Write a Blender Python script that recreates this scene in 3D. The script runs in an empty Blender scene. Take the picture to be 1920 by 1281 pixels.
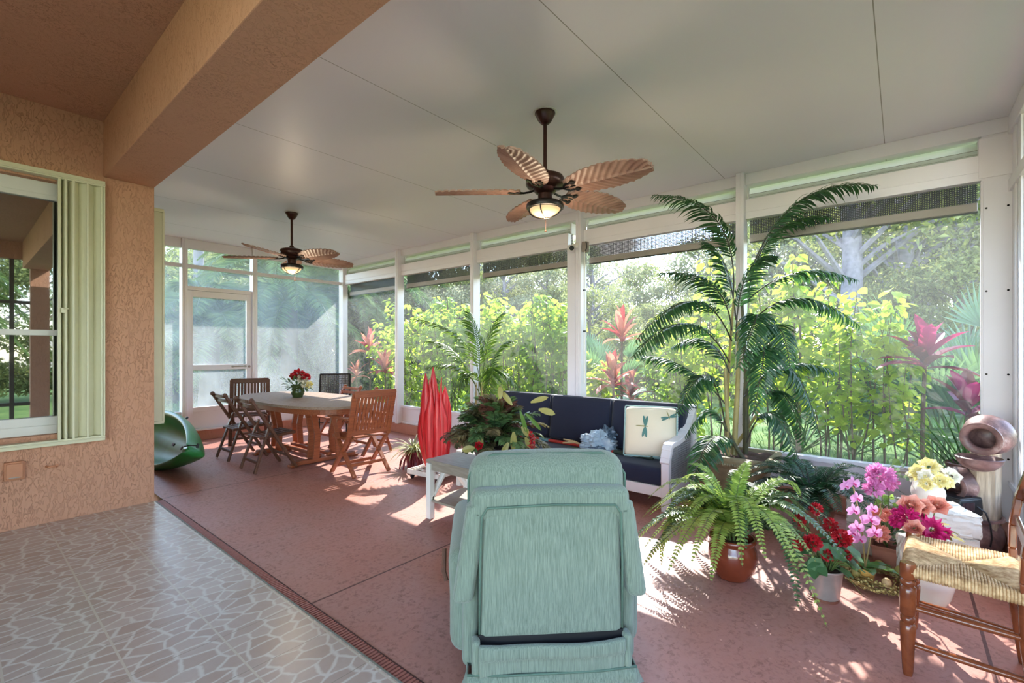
import bpy, math, random
import numpy as np
from mathutils import Vector, Matrix, Euler
R = random.Random(7)
NR = np.random.default_rng(7)
PI = math.pi
COL = bpy.context.scene.collection
SCN = bpy.context.scene
rad = math.radians
def V(*a): return Vector(a)

# ---------------------------------------------------------------- mesh builder
class B:
    def __init__(s): s.v=[]; s.f=[]; s.m=[]; s.mi=0
    def add(s, vs, fs):
        o=len(s.v); s.v.extend([tuple(x) for x in vs]); s.f.extend([tuple(i+o for i in f) for f in fs]); s.m.extend([s.mi]*len(fs)); return s
    def box(s, c, d, M=None):
        x,y,z=[k/2 for k in d]; c=Vector(c)
        vs=[Vector(p) for p in ((-x,-y,-z),(x,-y,-z),(x,y,-z),(-x,y,-z),(-x,-y,z),(x,-y,z),(x,y,z),(-x,y,z))]
        if M is not None: vs=[M@p for p in vs]
        return s.add([c+p for p in vs], [(3,2,1,0),(4,5,6,7),(0,1,5,4),(1,2,6,5),(2,3,7,6),(3,0,4,7)])
    def bb(s, x0,x1,y0,y1,z0,z1):
        return s.box(((x0+x1)/2,(y0+y1)/2,(z0+z1)/2),(abs(x1-x0),abs(y1-y0),abs(z1-z0)))
    def bar(s, p, q, w, h, up=(0,0,1)):
        p=Vector(p); q=Vector(q); d=q-p; l=d.length; d.normalize(); up=Vector(up)
        sx=d.cross(up)
        if sx.length<1e-4: sx=d.cross(Vector((0,1,0)))
        sx.normalize(); u=sx.cross(d)
        M=Matrix((sx,d,u)).transposed()
        return s.box((p+q)/2,(w,l,h),M)
    def tube(s, pts, r, n=8, cap=True):
        pts=[Vector(p) for p in pts]
        rs=r if isinstance(r,(list,tuple)) else [r]*len(pts)
        vs=[]; fs=[]; prev=None
        for i,p in enumerate(pts):
            t=(pts[min(i+1,len(pts)-1)]-pts[max(i-1,0)])
            if t.length<1e-9: t=Vector((0,0,1))
            t.normalize()
            if prev is None:
                a=Vector((0,0,1)) if abs(t.z)<.9 else Vector((1,0,0))
                nx=t.cross(a).normalized()
            else:
                nx=(prev-t*prev.dot(t))
                nx=nx.normalized() if nx.length>1e-6 else t.orthogonal().normalized()
            prev=nx; ny=t.cross(nx)
            for k in range(n):
                an=2*PI*k/n; vs.append(p+(nx*math.cos(an)+ny*math.sin(an))*rs[i])
        for i in range(len(pts)-1):
            for k in range(n):
                a=i*n+k; b=i*n+(k+1)%n; fs.append((a,b,b+n,a+n))
        if cap:
            fs.append(tuple(range(n-1,-1,-1))); m=(len(pts)-1)*n; fs.append(tuple(m+k for k in range(n)))
        return s.add(vs,fs)
    def lathe(s, prof, c=(0,0,0), n=24, M=None, cap=True):
        c=Vector(c); vs=[]; fs=[]
        for (r,z) in prof:
            for k in range(n):
                a=2*PI*k/n; p=Vector((r*math.cos(a),r*math.sin(a),z))
                if M is not None: p=M@p
                vs.append(c+p)
        m=len(prof)
        for i in range(m-1):
            for k in range(n):
                a=i*n+k; b=i*n+(k+1)%n; fs.append((a,b,b+n,a+n))
        if cap:
            if prof[0][0]>1e-5: fs.append(tuple(range(n-1,-1,-1)))
            if prof[-1][0]>1e-5: fs.append(tuple((m-1)*n+k for k in range(n)))
        return s.add(vs,fs)
    def prism(s, poly, z0, z1, M=None, c=(0,0,0)):
        n=len(poly); c=Vector(c)
        vs=[Vector((x,y,z0)) for x,y in poly]+[Vector((x,y,z1)) for x,y in poly]
        if M is not None: vs=[M@p for p in vs]
        fs=[tuple(range(n-1,-1,-1)),tuple(range(n,2*n))]+[(i,(i+1)%n,n+(i+1)%n,n+i) for i in range(n)]
        return s.add([c+p for p in vs],fs)
    def rbox(s, c, d, r, seg=3, nseg=4, fn=None, M=None):
        """rounded box, nseg divisions on flats, seg on the rounding; fn deforms unit coords -> Vector"""
        c=Vector(c); h=[k/2 for k in d]; r=min(r,min(h)*.999)
        def axis(hh):
            inner=hh-r; a=[]
            for i in range(seg): a.append(-hh+r*(1-math.cos(PI/2*(i)/seg)) if False else -inner-r*math.cos(PI/2*i/seg))
            for i in range(nseg+1): a.append(-inner+2*inner*i/nseg)
            for i in range(1,seg+1): a.append(inner+r*math.sin(PI/2*i/seg))
            return a
        ax=[axis(k) for k in h]; idx={}; vs=[]; fs=[]
        def vid(i,j,k):
            key=(i,j,k)
            if key in idx: return idx[key]
            p=Vector((ax[0][i],ax[1][j],ax[2][k]))
            q=Vector([max(-(h[a]-r),min(h[a]-r,p[a])) for a in range(3)])
            dd=p-q
            if dd.length>1e-9: p=q+dd.normalized()*r
            if fn: p=fn(p,h)
            if M is not None: p=M@p
            idx[key]=len(vs); vs.append(c+p); return idx[key]
        n=[len(a) for a in ax]
        for i in range(n[0]-1):
            for j in range(n[1]-1):
                fs.append((vid(i,j,0),vid(i,j+1,0),vid(i+1,j+1,0),vid(i+1,j,0)))
                k=n[2]-1; fs.append((vid(i,j,k),vid(i+1,j,k),vid(i+1,j+1,k),vid(i,j+1,k)))
        for i in range(n[0]-1):
            for k in range(n[2]-1):
                fs.append((vid(i,0,k),vid(i+1,0,k),vid(i+1,0,k+1),vid(i,0,k+1)))
                j=n[1]-1; fs.append((vid(i,j,k),vid(i,j,k+1),vid(i+1,j,k+1),vid(i+1,j,k)))
        for j in range(n[1]-1):
            for k in range(n[2]-1):
                fs.append((vid(0,j,k),vid(0,j,k+1),vid(0,j+1,k+1),vid(0,j+1,k)))
                i=n[0]-1; fs.append((vid(i,j,k),vid(i,j+1,k),vid(i,j+1,k+1),vid(i,j,k+1)))
        return s.add(vs,fs)
    def ball(s, c, r, n=10, m=7, sc=(1,1,1), M=None):
        prof=[(math.sin(PI*i/m)*1.0,-math.cos(PI*i/m)) for i in range(m+1)]
        S=Matrix.Diagonal(Vector((r*sc[0],r*sc[1],r*sc[2])))
        return s.lathe(prof,c,n,(M@S) if M is not None else S,cap=False)
    def leaf(s, p, d, u, l, w, fold=.25, bend=0., n=1):
        """leaf blade from p along d, up u"""
        p=Vector(p); d=Vector(d).normalized(); u=Vector(u); sx=d.cross(u)
        if sx.length<1e-5: sx=d.orthogonal()
        sx.normalize(); u=sx.cross(d).normalized()
        if n==1:
            m=p+d*l*.45
            return s.add([p,m+sx*w/2+u*w*fold,p+d*l-u*bend*l,m-sx*w/2+u*w*fold],[(0,1,2),(0,2,3)])
        vs=[];fs=[]
        for i in range(n+1):
            t=i/n; ww=w*math.sin(PI*min(1,(t*.86+.07)))**.8*(1 if t<1 else .06)
            q=p+d*l*(t-bend*.3*t*t*t)-u*bend*l*t*t
            vs+= [q+sx*ww/2+u*ww*fold,q,q-sx*ww/2+u*ww*fold]
        for i in range(n):
            a=i*3; fs+=[(a,a+1,a+4,a+3),(a+1,a+2,a+5,a+4)]
        return s.add(vs,fs)

def obj(name, b, mat, parent=None, smooth=False, bevel=0, sub=0, solid=0, ang=40, bseg=2):
    me=bpy.data.meshes.new(name)
    me.from_pydata(b.v if isinstance(b,B) else b[0],[],b.f if isinstance(b,B) else b[1])
    mats=mat if isinstance(mat,(list,tuple)) else [mat]
    for m in mats: me.materials.append(m)
    if isinstance(b,B) and len(mats)>1: me.polygons.foreach_set('material_index',b.m)
    if smooth:
        me.polygons.foreach_set('use_smooth',[True]*len(me.polygons))
        if smooth!='all':
            try: me.set_sharp_from_angle(angle=rad(ang))
            except Exception: pass
    me.update()
    o=bpy.data.objects.new(name,me); COL.objects.link(o)
    if parent is not None: o.parent=parent
    if bevel:
        md=o.modifiers.new('edge','BEVEL'); md.width=bevel; md.segments=bseg; md.limit_method='ANGLE'; md.angle_limit=rad(35)
    if solid:
        md=o.modifiers.new('thick','SOLIDIFY'); md.thickness=solid; md.offset=0
    if sub:
        md=o.modifiers.new('sub','SUBSURF'); md.levels=sub; md.render_levels=sub
    return o
def tag(o,label,cat,group=None,kind=None):
    o['label']=label; o['category']=cat
    if group: o['group']=group
    if kind: o['kind']=kind
    return o
def thing(name,label,cat,loc=(0,0,0),rz=0,group=None,kind=None):
    o=bpy.data.objects.new(name,None); COL.objects.link(o); o.empty_display_size=.1
    o.location=loc; o.rotation_euler=(0,0,rz); return tag(o,label,cat,group,kind)
def struct(name,b,mat,parent=None,**k):
    o=obj(name,b,mat,parent,**k)
    if parent is None: o['kind']='structure'
    return o
def struct_e(name,loc=(0,0,0)):
    o=bpy.data.objects.new(name,None); COL.objects.link(o); o.location=loc; o['kind']='structure'; return o
def dup(root,loc,rz,label=None,group=None,scale=None):
    def cp(o,par):
        c=o.copy(); COL.objects.link(c); c.parent=par
        for ch in list(o.children): cp(ch,c)
        return c
    kids=list(root.children)
    r=root.copy(); COL.objects.link(r)
    for ch in kids: cp(ch,r)
    r.location=loc; r.rotation_euler=(0,0,rz)
    if scale is not None: r.scale=(scale,)*3 if not isinstance(scale,tuple) else scale
    if label: r['label']=label
    if group: r['group']=group
    return r

def leaves_np(P,D,U,L,W,fold=.22,bend=.1,wpos=.45):
    """arrays -> folded two-triangle leaves; returns (verts, faces)"""
    P=np.asarray(P,float);D=np.asarray(D,float);U=np.asarray(U,float)
    D=D/np.linalg.norm(D,axis=1,keepdims=True)
    S=np.cross(D,U); S/= (np.linalg.norm(S,axis=1,keepdims=True)+1e-9); U=np.cross(S,D)
    L=np.broadcast_to(np.asarray(L,float),(len(P),))[:,None]; W=np.broadcast_to(np.asarray(W,float),(len(P),))[:,None]
    m=P+D*L*wpos
    vs=np.stack([P,m+S*W/2+U*W*fold,P+D*L-U*L*bend,m-S*W/2+U*W*fold],1).reshape(-1,3)
    k=np.arange(len(P))*4
    fs=np.stack([np.stack([k,k+1,k+2],1),np.stack([k,k+2,k+3],1)],1).reshape(-1,3)
    return vs.tolist(),fs.tolist()
def unit(n):
    a=NR.normal(size=(n,3)); return a/np.linalg.norm(a,axis=1,keepdims=True)
# ---------------------------------------------------------------- materials
MATS={}
class NT:
    def __init__(s,name):
        s.mat=bpy.data.materials.new(name); s.mat.use_nodes=True; s.t=s.mat.node_tree; s.t.nodes.clear()
        s.out=s.t.nodes.new('ShaderNodeOutputMaterial'); MATS[name]=s.mat
    def n(s,ty,ins=None,**at):
        nd=s.t.nodes.new('ShaderNode'+ty)
        for k,v in at.items(): setattr(nd,k,v)
        if ins:
            for k,v in ins.items(): s.set(nd,k,v)
        return nd
    def set(s,nd,k,v):
        i=nd.inputs[k]
        if hasattr(v,'is_output') or isinstance(v,bpy.types.NodeSocket): s.t.links.new(v,i)
        elif isinstance(v,bpy.types.Node): s.t.links.new(v.outputs[0],i)
        else: i.default_value=v
    def coord(s,kind='Object',scale=(1,1,1),rot=(0,0,0)):
        tc=s.n('TexCoord'); mp=s.n('Mapping',{'Vector':tc.outputs[kind],'Scale':scale,'Rotation':rot}); return mp.outputs[0]
    def noise(s,co,sc,det=4,rough=.55,dist=0.):
        return s.n('TexNoise',{'Vector':co,'Scale':sc,'Detail':det,'Roughness':rough,'Distortion':dist}).outputs['Fac']
    def ramp(s,fac,stops,interp='LINEAR'):
        r=s.n('ValToRGB',{'Fac':fac}); e=r.color_ramp.elements; r.color_ramp.interpolation=interp
        while len(e)<len(stops): e.new(.5)
        for i,(p,c) in enumerate(stops): e[i].position=p; e[i].color=c if len(c)==4 else (*c,1)
        return r.outputs[0]
    def mix(s,f,a,b,mode='MIX'):
        m=s.n('MixRGB',{'Fac':f,'Color1':a if not isinstance(a,tuple) else (*a[:3],1),'Color2':b if not isinstance(b,tuple) else (*b[:3],1)},blend_type=mode); return m.outputs[0]
    def math(s,op,a,b=0.,c=None):
        m=s.n('Math',operation=op); s.set(m,0,a); s.set(m,1,b)
        if c is not None: s.set(m,2,c)
        return m.outputs[0]
    def bump(s,h,st=.3,dist=.01,nrm=None):
        b=s.n('Bump',{'Height':h,'Strength':st,'Distance':dist})
        if nrm is not None: s.set(b,'Normal',nrm)
        return b.outputs[0]
    def bsdf(s,col,rough=.5,metal=0.,spec=.5,normal=None,**kw):
        p=s.n('BsdfPrincipled'); s.set(p,'Base Color',col if not isinstance(col,tuple) else (*col[:3],1))
        s.set(p,'Roughness',rough); s.set(p,'Metallic',metal); s.set(p,'Specular IOR Level',spec)
        if normal is not None: s.set(p,'Normal',normal)
        for k,v in kw.items(): s.set(p,k.replace('_',' '),v)
        return p.outputs[0]
    def done(s,sh): s.t.links.new(sh,s.out.inputs['Surface']); return s.mat
def srgb(r,g,b):
    f=lambda c:(c/255/12.92) if c/255<=.04045 else ((c/255+.055)/1.055)**2.4
    return (f(r),f(g),f(b))
def simple(name,col,rough=.5,var=.12,sc=12,bump=0.,bsc=60,metal=0.,spec=.5,**kw):
    t=NT(name); co=t.coord(); n=t.noise(co,sc)
    d=tuple(max(0,c*(1-var)) for c in col); l=tuple(min(1,c*(1+var)) for c in col)
    c=t.ramp(n,[(.3,d),(.7,l)])
    nr=t.bump(t.noise(co,bsc,3),bump,.004) if bump else None
    return t.done(t.bsdf(c,rough,metal,spec,nr,**kw))
def leafmat(name,c0,c1,trans=None,tf=.45,rough=.45,spec=.4):
    t=NT(name); g=t.n('NewGeometry')
    c=t.ramp(g.outputs['Random Per Island'],[(0,c0),(1,c1)])
    tr=trans or tuple(min(1,(a+b)*.7) for a,b in zip(c0,c1))
    tc=t.mix(.5,c,tr)
    a=t.bsdf(c,rough,0,spec); b=t.n('BsdfTranslucent',{'Color':tc}).outputs[0]
    m=t.n('MixShader',{'Fac':tf}); t.set(m,1,a); t.set(m,2,b); return t.done(m.outputs[0])
def woodmat(name,c0,c1,rough=.45,sc=(3,30,30),spec=.4,weather=None):
    t=NT(name); co=t.coord('Object',sc); n=t.noise(co,2.2,6,.6,.6)
    c=t.ramp(n,[(.25,c0),(.75,c1)])
    if weather:
        n2=t.noise(t.coord(),5,4); c=t.mix(t.ramp(n2,[(.45,(0,0,0)),(.62,(1,1,1))]),c,weather)
    return t.done(t.bsdf(c,rough,0,spec,t.bump(n,.25,.003)))

# stucco walls (orange paint)
def stucco(name,col,dark,st=.55):
    t=NT(name); co=t.coord()
    stv=t.n('Mapping',{'Vector':co,'Scale':(1,1,.38)}).outputs[0]
    n1=t.noise(stv,34,4,.55,.7); n2=t.noise(co,90,3); big=t.noise(co,1.6,3)
    vr=t.n('TexVoronoi',{'Vector':stv,'Scale':26.,'Randomness':1.}).outputs['Distance']
    crack=t.ramp(t.math('ABSOLUTE',t.math('SUBTRACT',n1,.5)),[(0,(0,0,0)),(.028,(1,1,1))])
    gate=t.ramp(t.noise(co,3.2,3),[(.42,(1,1,1)),(.6,(0,0,0))])
    c=t.mix(big,tuple(x*.93 for x in col),tuple(min(1,x*1.06) for x in col))
    inv=t.math('MULTIPLY',t.math('SUBTRACT',1.,crack),t.math('SUBTRACT',1.,gate))
    c=t.mix(t.math('MULTIPLY',inv,.45),c,dark)
    h=t.math('ADD',t.math('MULTIPLY',crack,.5),t.math('ADD',t.math('MULTIPLY',n2,.25),t.math('MULTIPLY',vr,.4)))
    return t.done(t.bsdf(c,.7,0,.3,t.bump(h,st,.008)))
stucco('orange_stucco',srgb(194,146,120),srgb(120,80,60),.7)
stucco('orange_soffit',srgb(200,152,124),srgb(120,78,54),.6)
stucco('curb_red',srgb(186,126,104),srgb(140,84,66),.3)

# red textured concrete
def conc():
    t=NT('red_concrete'); co=t.coord()
    n1=t.noise(co,38,6,.7,.6); n2=t.noise(co,1.3,4); n3=t.noise(co,9,5,.65)
    c=t.mix(t.ramp(n2,[(.3,(0,0,0)),(.7,(1,1,1))]),srgb(178,118,102),srgb(174,128,118))
    sp=t.math('MULTIPLY',t.ramp(n1,[(.5,(0,0,0)),(.6,(1,1,1))]),t.ramp(n3,[(.4,(.15,.15,.15)),(.62,(1,1,1))]))
    c=t.mix(t.math('MULTIPLY',sp,.62),c,srgb(118,74,64))
    # control joints (across) at fixed positions
    sep=t.n('SeparateXYZ',{'Vector':t.n('TexCoord').outputs['Object']}); y=sep.outputs[1]
    j=None
    for yy in (2.46,5.25,-.3):
        d=t.math('LESS_THAN',t.math('ABSOLUTE',t.math('SUBTRACT',y,yy)),.007)
        j=d if j is None else t.math('MAXIMUM',j,d)
    c=t.mix(j,c,srgb(92,48,40))
    h=t.math('SUBTRACT',t.math('MULTIPLY',n1,.5),t.math('MULTIPLY',j,1.5))
    r=t.ramp(n1,[(.3,(.36,.36,.36)),(.7,(.55,.55,.55))])
    return t.done(t.bsdf(c,r,0,.45,t.bump(h,.35,.006)))
conc()
def tiles():
    t=NT('stone_pattern_tile'); tc=t.n('TexCoord').outputs['Object']
    sep=t.n('SeparateXYZ',{'Vector':tc}); x,y=sep.outputs[0],sep.outputs[1]
    P=.345
    gx=t.math('ABSOLUTE',t.math('SUBTRACT',t.math('FRACT',t.math('DIVIDE',t.math('SUBTRACT',x,.8275),P)),.5))
    gy=t.math('ABSOLUTE',t.math('SUBTRACT',t.math('FRACT',t.math('DIVIDE',t.math('SUBTRACT',y,2.84),P)),.5))
    lx=t.math('GREATER_THAN',gx,.5-.0045/P); ly=t.math('GREATER_THAN',gy,.5-.002/P)
    w=t.n('Mapping',{'Vector':tc,'Scale':(8.6,13.,1)}).outputs[0]
    ns=t.n('TexNoise',{'Vector':tc,'Scale':7.,'Detail':2.}).outputs['Color']
    wv=t.mix(.5,w,ns,'ADD')
    vo=t.n('TexVoronoi',{'Vector':wv,'Scale':1.,'Randomness':.9},feature='DISTANCE_TO_EDGE',voronoi_dimensions='2D').outputs['Distance']
    vc=t.n('TexVoronoi',{'Vector':wv,'Scale':1.,'Randomness':.9},voronoi_dimensions='2D').outputs['Color']
    edge=t.ramp(t.math('ADD',vo,t.math('MULTIPLY',t.math('SUBTRACT',t.noise(tc,26,3),.5),.12)),[(.025,(1,1,1)),(.105,(0,0,0))])
    sc=t.n('SeparateColor',{'Color':vc}).outputs[0]
    st=t.mix(sc,srgb(176,158,146),srgb(192,179,168))
    st=t.mix(t.math('MULTIPLY',t.noise(tc,30,5),.3),st,srgb(150,124,104))
    c=t.mix(t.math('MULTIPLY',edge,.85),st,srgb(210,206,197))
    c=t.mix(ly,c,srgb(150,140,128)); c=t.mix(lx,c,srgb(196,186,170))
    # old rust stain near the wall
    stn=t.ramp(t.noise(tc,1.1,4),[(.55,(0,0,0)),(.75,(1,1,1))]); c=t.mix(t.math('MULTIPLY',stn,.25),c,srgb(150,122,92))
    h=t.math('SUBTRACT',t.math('MULTIPLY',edge,.3),t.math('MAXIMUM',lx,ly))
    return t.done(t.bsdf(c,.27,0,.6,t.bump(h,.25,.002)))
tiles()
def ceilmat():
    t=NT('ceiling_white'); tc=t.coord(); n=t.noise(tc,140,3); big=t.noise(tc,.9,2)
    c=t.mix(big,srgb(229,226,229),srgb(222,219,222))
    sep=t.n('SeparateXYZ',{'Vector':t.n('TexCoord').outputs['Object']}); y=sep.outputs[1]
    g=t.math('ABSOLUTE',t.math('SUBTRACT',t.math('FRACT',t.math('DIVIDE',t.math('SUBTRACT',y,.105),1.21)),.5))
    s=t.math('GREATER_THAN',g,.5-.0022)
    c=t.mix(s,c,srgb(146,141,134))
    return t.done(t.bsdf(c,.42,0,.5,t.bump(t.math('SUBTRACT',t.math('MULTIPLY',n,.4),s),.16,.003)))
ceilmat()
simple('white_paint',srgb(226,222,215),.4,.03,3,.05,40)
simple('white_frame',srgb(226,221,226),.35,.03,2)
leafmat('roller_white',srgb(238,242,236),srgb(240,243,238),(.97,.98,.97),.6)
simple('shutter_cream',srgb(210,208,180),.4,.04,4)
simple('window_grey',srgb(214,214,210),.35,.03,6)
simple('black_plastic',(.012,.012,.014),.4,.1,20)
simple('black_metal',(.018,.014,.012),.35,.1,20,0,60,.6)
simple('fan_bronze',srgb(66,38,32),.28,.25,8,0,60,.55)
simple('bronze_frame',srgb(70,60,54),.45,.1,8)
simple('grey_bar',srgb(150,140,132),.45,.05,6)
simple('outlet_paint',srgb(186,128,96),.5,.05,30)
simple('drain_red',srgb(158,96,84),.5,.08,30)
simple('drain_dark',srgb(70,36,32),.7,.08,30)
simple('grey_strip',srgb(120,122,112),.6,.1,20)
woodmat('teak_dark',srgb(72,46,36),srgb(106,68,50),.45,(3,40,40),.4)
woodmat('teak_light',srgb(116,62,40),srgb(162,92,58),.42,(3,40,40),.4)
woodmat('teak_top',srgb(122,100,84),srgb(160,140,124),.55,(4,30,30),.3)
woodmat('rush_chair_wood',srgb(96,48,30),srgb(146,80,46),.2,(5,5,5),.6)
woodmat('log_wood',srgb(98,84,74),srgb(206,184,160),.8,(16,16,1.6),.2)
woodmat('table_top_wood',srgb(128,116,102),srgb(158,148,134),.45,(18,3,18),.35)
def blade():
    t=NT('fan_blade_wood'); co=t.coord(); n=t.noise(co,7,4)
    c=t.ramp(n,[(.3,srgb(132,98,86)),(.7,srgb(166,134,118))]); return t.done(t.bsdf(c,.5,0,.4))
blade()
def lampmat():
    t=NT('lamp_glass'); tc=t.coord(); n=t.noise(tc,9,2)
    e=t.n('Emission',{'Color':(*srgb(255,208,150),1),'Strength':.75}).outputs[0]
    d=t.bsdf(srgb(235,205,165),.25); m=t.n('MixShader',{'Fac':t.ramp(n,[(.3,(.3,.3,.3)),(.7,(.55,.55,.55))])}); t.set(m,1,d); t.set(m,2,e); return t.done(m.outputs[0])
lampmat()
# fabrics
def chenille():
    t=NT('green_chenille'); tc=t.n('TexCoord').outputs['Object']
    w=t.n('Mapping',{'Vector':tc,'Scale':(230,230,10)}).outputs[0]; n=t.noise(w,1.,4,.7)
    g=t.noise(tc,6,3)
    c=t.ramp(n,[(.25,srgb(82,92,82)),(.5,srgb(116,129,115)),(.8,srgb(146,157,142))])
    c=t.mix(t.math('MULTIPLY',g,.3),c,srgb(92,110,96))
    return t.done(t.bsdf(c,.85,0,.2,t.bump(n,.5,.004),Sheen_Weight=.3,Sheen_Roughness=.5))
chenille()
simple('green_piping',srgb(80,104,90),.8,.1,40)
def fabric(name,col,var=.12,sc=220,rough=.85,sheen=.15):
    t=NT(name); tc=t.coord(); n=t.noise(tc,sc,2); b=t.noise(tc,5,3)
    c=t.mix(b,tuple(x*(1-var) for x in col),tuple(min(1,x*(1+var)) for x in col))
    return t.done(t.bsdf(c,rough,0,.25,t.bump(n,.2,.002),Sheen_Weight=sheen))
fabric('navy_fabric',srgb(36,40,60)); fabric('cream_linen',srgb(226,212,190),.05)
fabric('teal_embroidery',srgb(86,126,122)); fabric('pillow_piping',srgb(150,178,178))
fabric('blue_stripe',srgb(176,198,204)); fabric('blue_edge',srgb(96,140,156))
fabric('khaki_thread',srgb(150,142,92))
def plastic_bag():
    t=NT('blue_bag_film'); tc=t.coord(); n=t.noise(tc,14,5)
    a=t.bsdf(t.ramp(n,[(.3,srgb(150,178,206)),(.7,srgb(206,222,234))]),.22,0,.6,t.bump(n,.6,.02)); b=t.n('BsdfTranslucent',{'Color':(.6,.75,.9,1)}).outputs[0]
    m=t.n('MixShader',{'Fac':.3}); t.set(m,1,a); t.set(m,2,b); return t.done(m.outputs[0])
plastic_bag()
simple('dark_bag_film',srgb(74,92,112),.3,.25,14,.5,14)
simple('red_pole',srgb(178,52,46),.35,.1,12); simple('dark_green_grip',srgb(48,58,48),.6,.1,12); simple('tan_twig',srgb(200,172,130),.7,.12,20)
# wicker: woven look made of real strands elsewhere, plain material here
simple('white_wicker',srgb(150,150,154),.55,.1,60,.2,60); simple('dark_wicker',srgb(58,46,40),.5,.2,60)
def rush():
    t=NT('rush_cord'); tc=t.coord(); n=t.noise(tc,40,4)
    c=t.ramp(n,[(.3,srgb(158,120,80)),(.7,srgb(226,194,150))]); return t.done(t.bsdf(c,.75,0,.2))
rush()
# pots, ceramics
simple('brown_glaze',srgb(120,54,34),.14,.25,5,0,60,0,.6)
simple('white_ceramic',srgb(232,228,220),.22,.03,6,.04,8)
simple('green_ceramic',srgb(58,72,38),.18,.2,12)
simple('zinc',srgb(176,168,164),.4,.1,16,.1,30,.5)
simple('zinc_rust',srgb(120,72,56),.7,.2,20)
simple('yellow_pot',srgb(206,160,84),.45,.08,20)
simple('terracotta',srgb(150,98,80),.7,.12,12,.15,40)
simple('stone_pot',srgb(140,126,96),.6,.22,16,.3,40)
simple('rough_concrete',srgb(216,210,200),.85,.08,14,.6,30)
simple('kayak_strap',srgb(40,40,40),.6,.1,10)
simple('soil',srgb(84,58,46),.95,.35,60,.9,60)
simple('dolly_white',srgb(212,204,196),.6,.1,20)
simple('pebble',srgb(216,206,194),.55,.12,3)
def clay():
    t=NT('fountain_clay'); tc=t.coord(); n=t.noise(tc,7,5,.65,.5)
    c=t.ramp(n,[(.3,srgb(60,48,52)),(.5,srgb(116,86,84)),(.62,srgb(150,116,112)),(.75,srgb(206,184,178))]); return t.done(t.bsdf(c,.4,0,.5,t.bump(n,.2,.01)))
clay()
simple('fountain_dark',srgb(86,64,66),.3,.3,8,.1,20)
def redwood():
    t=NT('red_lacquer'); tc=t.n('TexCoord').outputs['Object']; w=t.n('Mapping',{'Vector':tc,'Scale':(40,40,2.2)}).outputs[0]; n=t.noise(w,1.2,5,.6)
    c=t.ramp(n,[(.3,srgb(150,14,24)),(.55,srgb(206,36,42)),(.72,srgb(226,96,92))]); return t.done(t.bsdf(c,.4,0,.5,t.bump(n,.3,.004)))
redwood()
def kay():
    t=NT('kayak_green'); tc=t.coord(); n=t.noise(tc,3,3)
    return t.done(t.bsdf(t.ramp(n,[(.3,srgb(30,112,54)),(.7,srgb(50,138,74))]),.35,0,.5,Subsurface_Weight=0.))
kay()
# leaves
leafmat('shrub_leaf',srgb(120,150,30),srgb(180,200,60),(.52,.67,.09),.6)
leafmat('shrub_leaf_deep',srgb(90,130,34),srgb(150,180,60),(.40,.56,.09),.56)
leafmat('palm_leaf',srgb(24,58,36),srgb(58,100,58),srgb(80,140,60),.25,.35,.5)
leafmat('areca_leaf',srgb(46,80,34),srgb(104,138,56),srgb(130,160,50),.35)
leafmat('phoenix_leaf',srgb(58,90,54),srgb(124,150,88),srgb(150,165,80),.35)
leafmat('palmetto_leaf',srgb(56,90,64),srgb(112,146,108),srgb(130,165,90),.35)
leafmat('tree_leaf',srgb(74,88,48),srgb(150,156,94),(.36,.39,.13),.48)
leafmat('tree_leaf_grey',srgb(100,108,82),srgb(174,176,136),(.42,.44,.24),.48)
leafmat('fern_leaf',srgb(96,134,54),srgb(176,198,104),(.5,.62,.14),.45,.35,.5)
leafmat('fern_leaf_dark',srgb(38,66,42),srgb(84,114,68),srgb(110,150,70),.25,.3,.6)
leafmat('cycad_leaf',srgb(22,54,38),srgb(56,96,60),srgb(70,120,60),.2,.35,.5)
leafmat('basket_leaf',srgb(66,62,48),srgb(126,116,80),srgb(120,110,60),.25,.4)
leafmat('basket_leaf_red',srgb(76,44,40),srgb(130,84,70),srgb(140,80,60),.25,.4)
leafmat('basket_leaf_green',srgb(56,84,52),srgb(104,132,82),srgb(100,130,60),.25,.35)
leafmat('olive_leaf',srgb(128,122,60),srgb(176,164,100),srgb(180,170,90),.3)
leafmat('geranium_leaf',srgb(60,104,64),srgb(120,156,112),srgb(120,160,90),.3)
leafmat('orchid_leaf',srgb(56,104,44),srgb(86,134,62),srgb(110,150,60),.2,.25,.6)
leafmat('vine_leaf',srgb(110,150,60),srgb(150,186,100),srgb(170,200,80),.4)
leafmat('cordyline_leaf',srgb(150,76,76),srgb(206,140,116),srgb(214,130,105),.42)
leafmat('cordyline_pink',srgb(92,28,58),srgb(170,50,104),srgb(176,54,104),.35)
leafmat('cordyline_red',srgb(120,40,50),srgb(190,80,84),srgb(200,80,80),.4)
leafmat('cordyline_dark',srgb(66,30,44),srgb(128,60,64),srgb(150,70,70),.3)
leafmat('spike_leaf',srgb(34,70,40),srgb(74,116,66),srgb(90,130,60),.2)
leafmat('spider_leaf',srgb(120,126,78),srgb(190,192,140),srgb(180,185,110),.35)
leafmat('burgundy_leaf',srgb(90,24,34),srgb(140,50,60),srgb(150,50,50),.3)
leafmat('grass_leaf',srgb(82,118,70),srgb(136,166,96),srgb(150,180,80),.3)
leafmat('red_petal',srgb(150,16,28),srgb(214,44,56),srgb(220,40,50),.25)
leafmat('coral_petal',srgb(226,140,120),srgb(244,190,174),srgb(240,170,150),.3)
leafmat('magenta_petal',srgb(176,26,96),srgb(222,56,136),srgb(220,50,120),.3)
leafmat('orchid_petal',srgb(206,112,176),srgb(240,190,226),srgb(230,150,200),.35)
leafmat('lilac_petal',srgb(204,110,176),srgb(240,178,222),srgb(235,150,205),.35)
leafmat('yellow_petal',srgb(226,208,120),srgb(246,238,190),srgb(240,225,140),.35)
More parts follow.
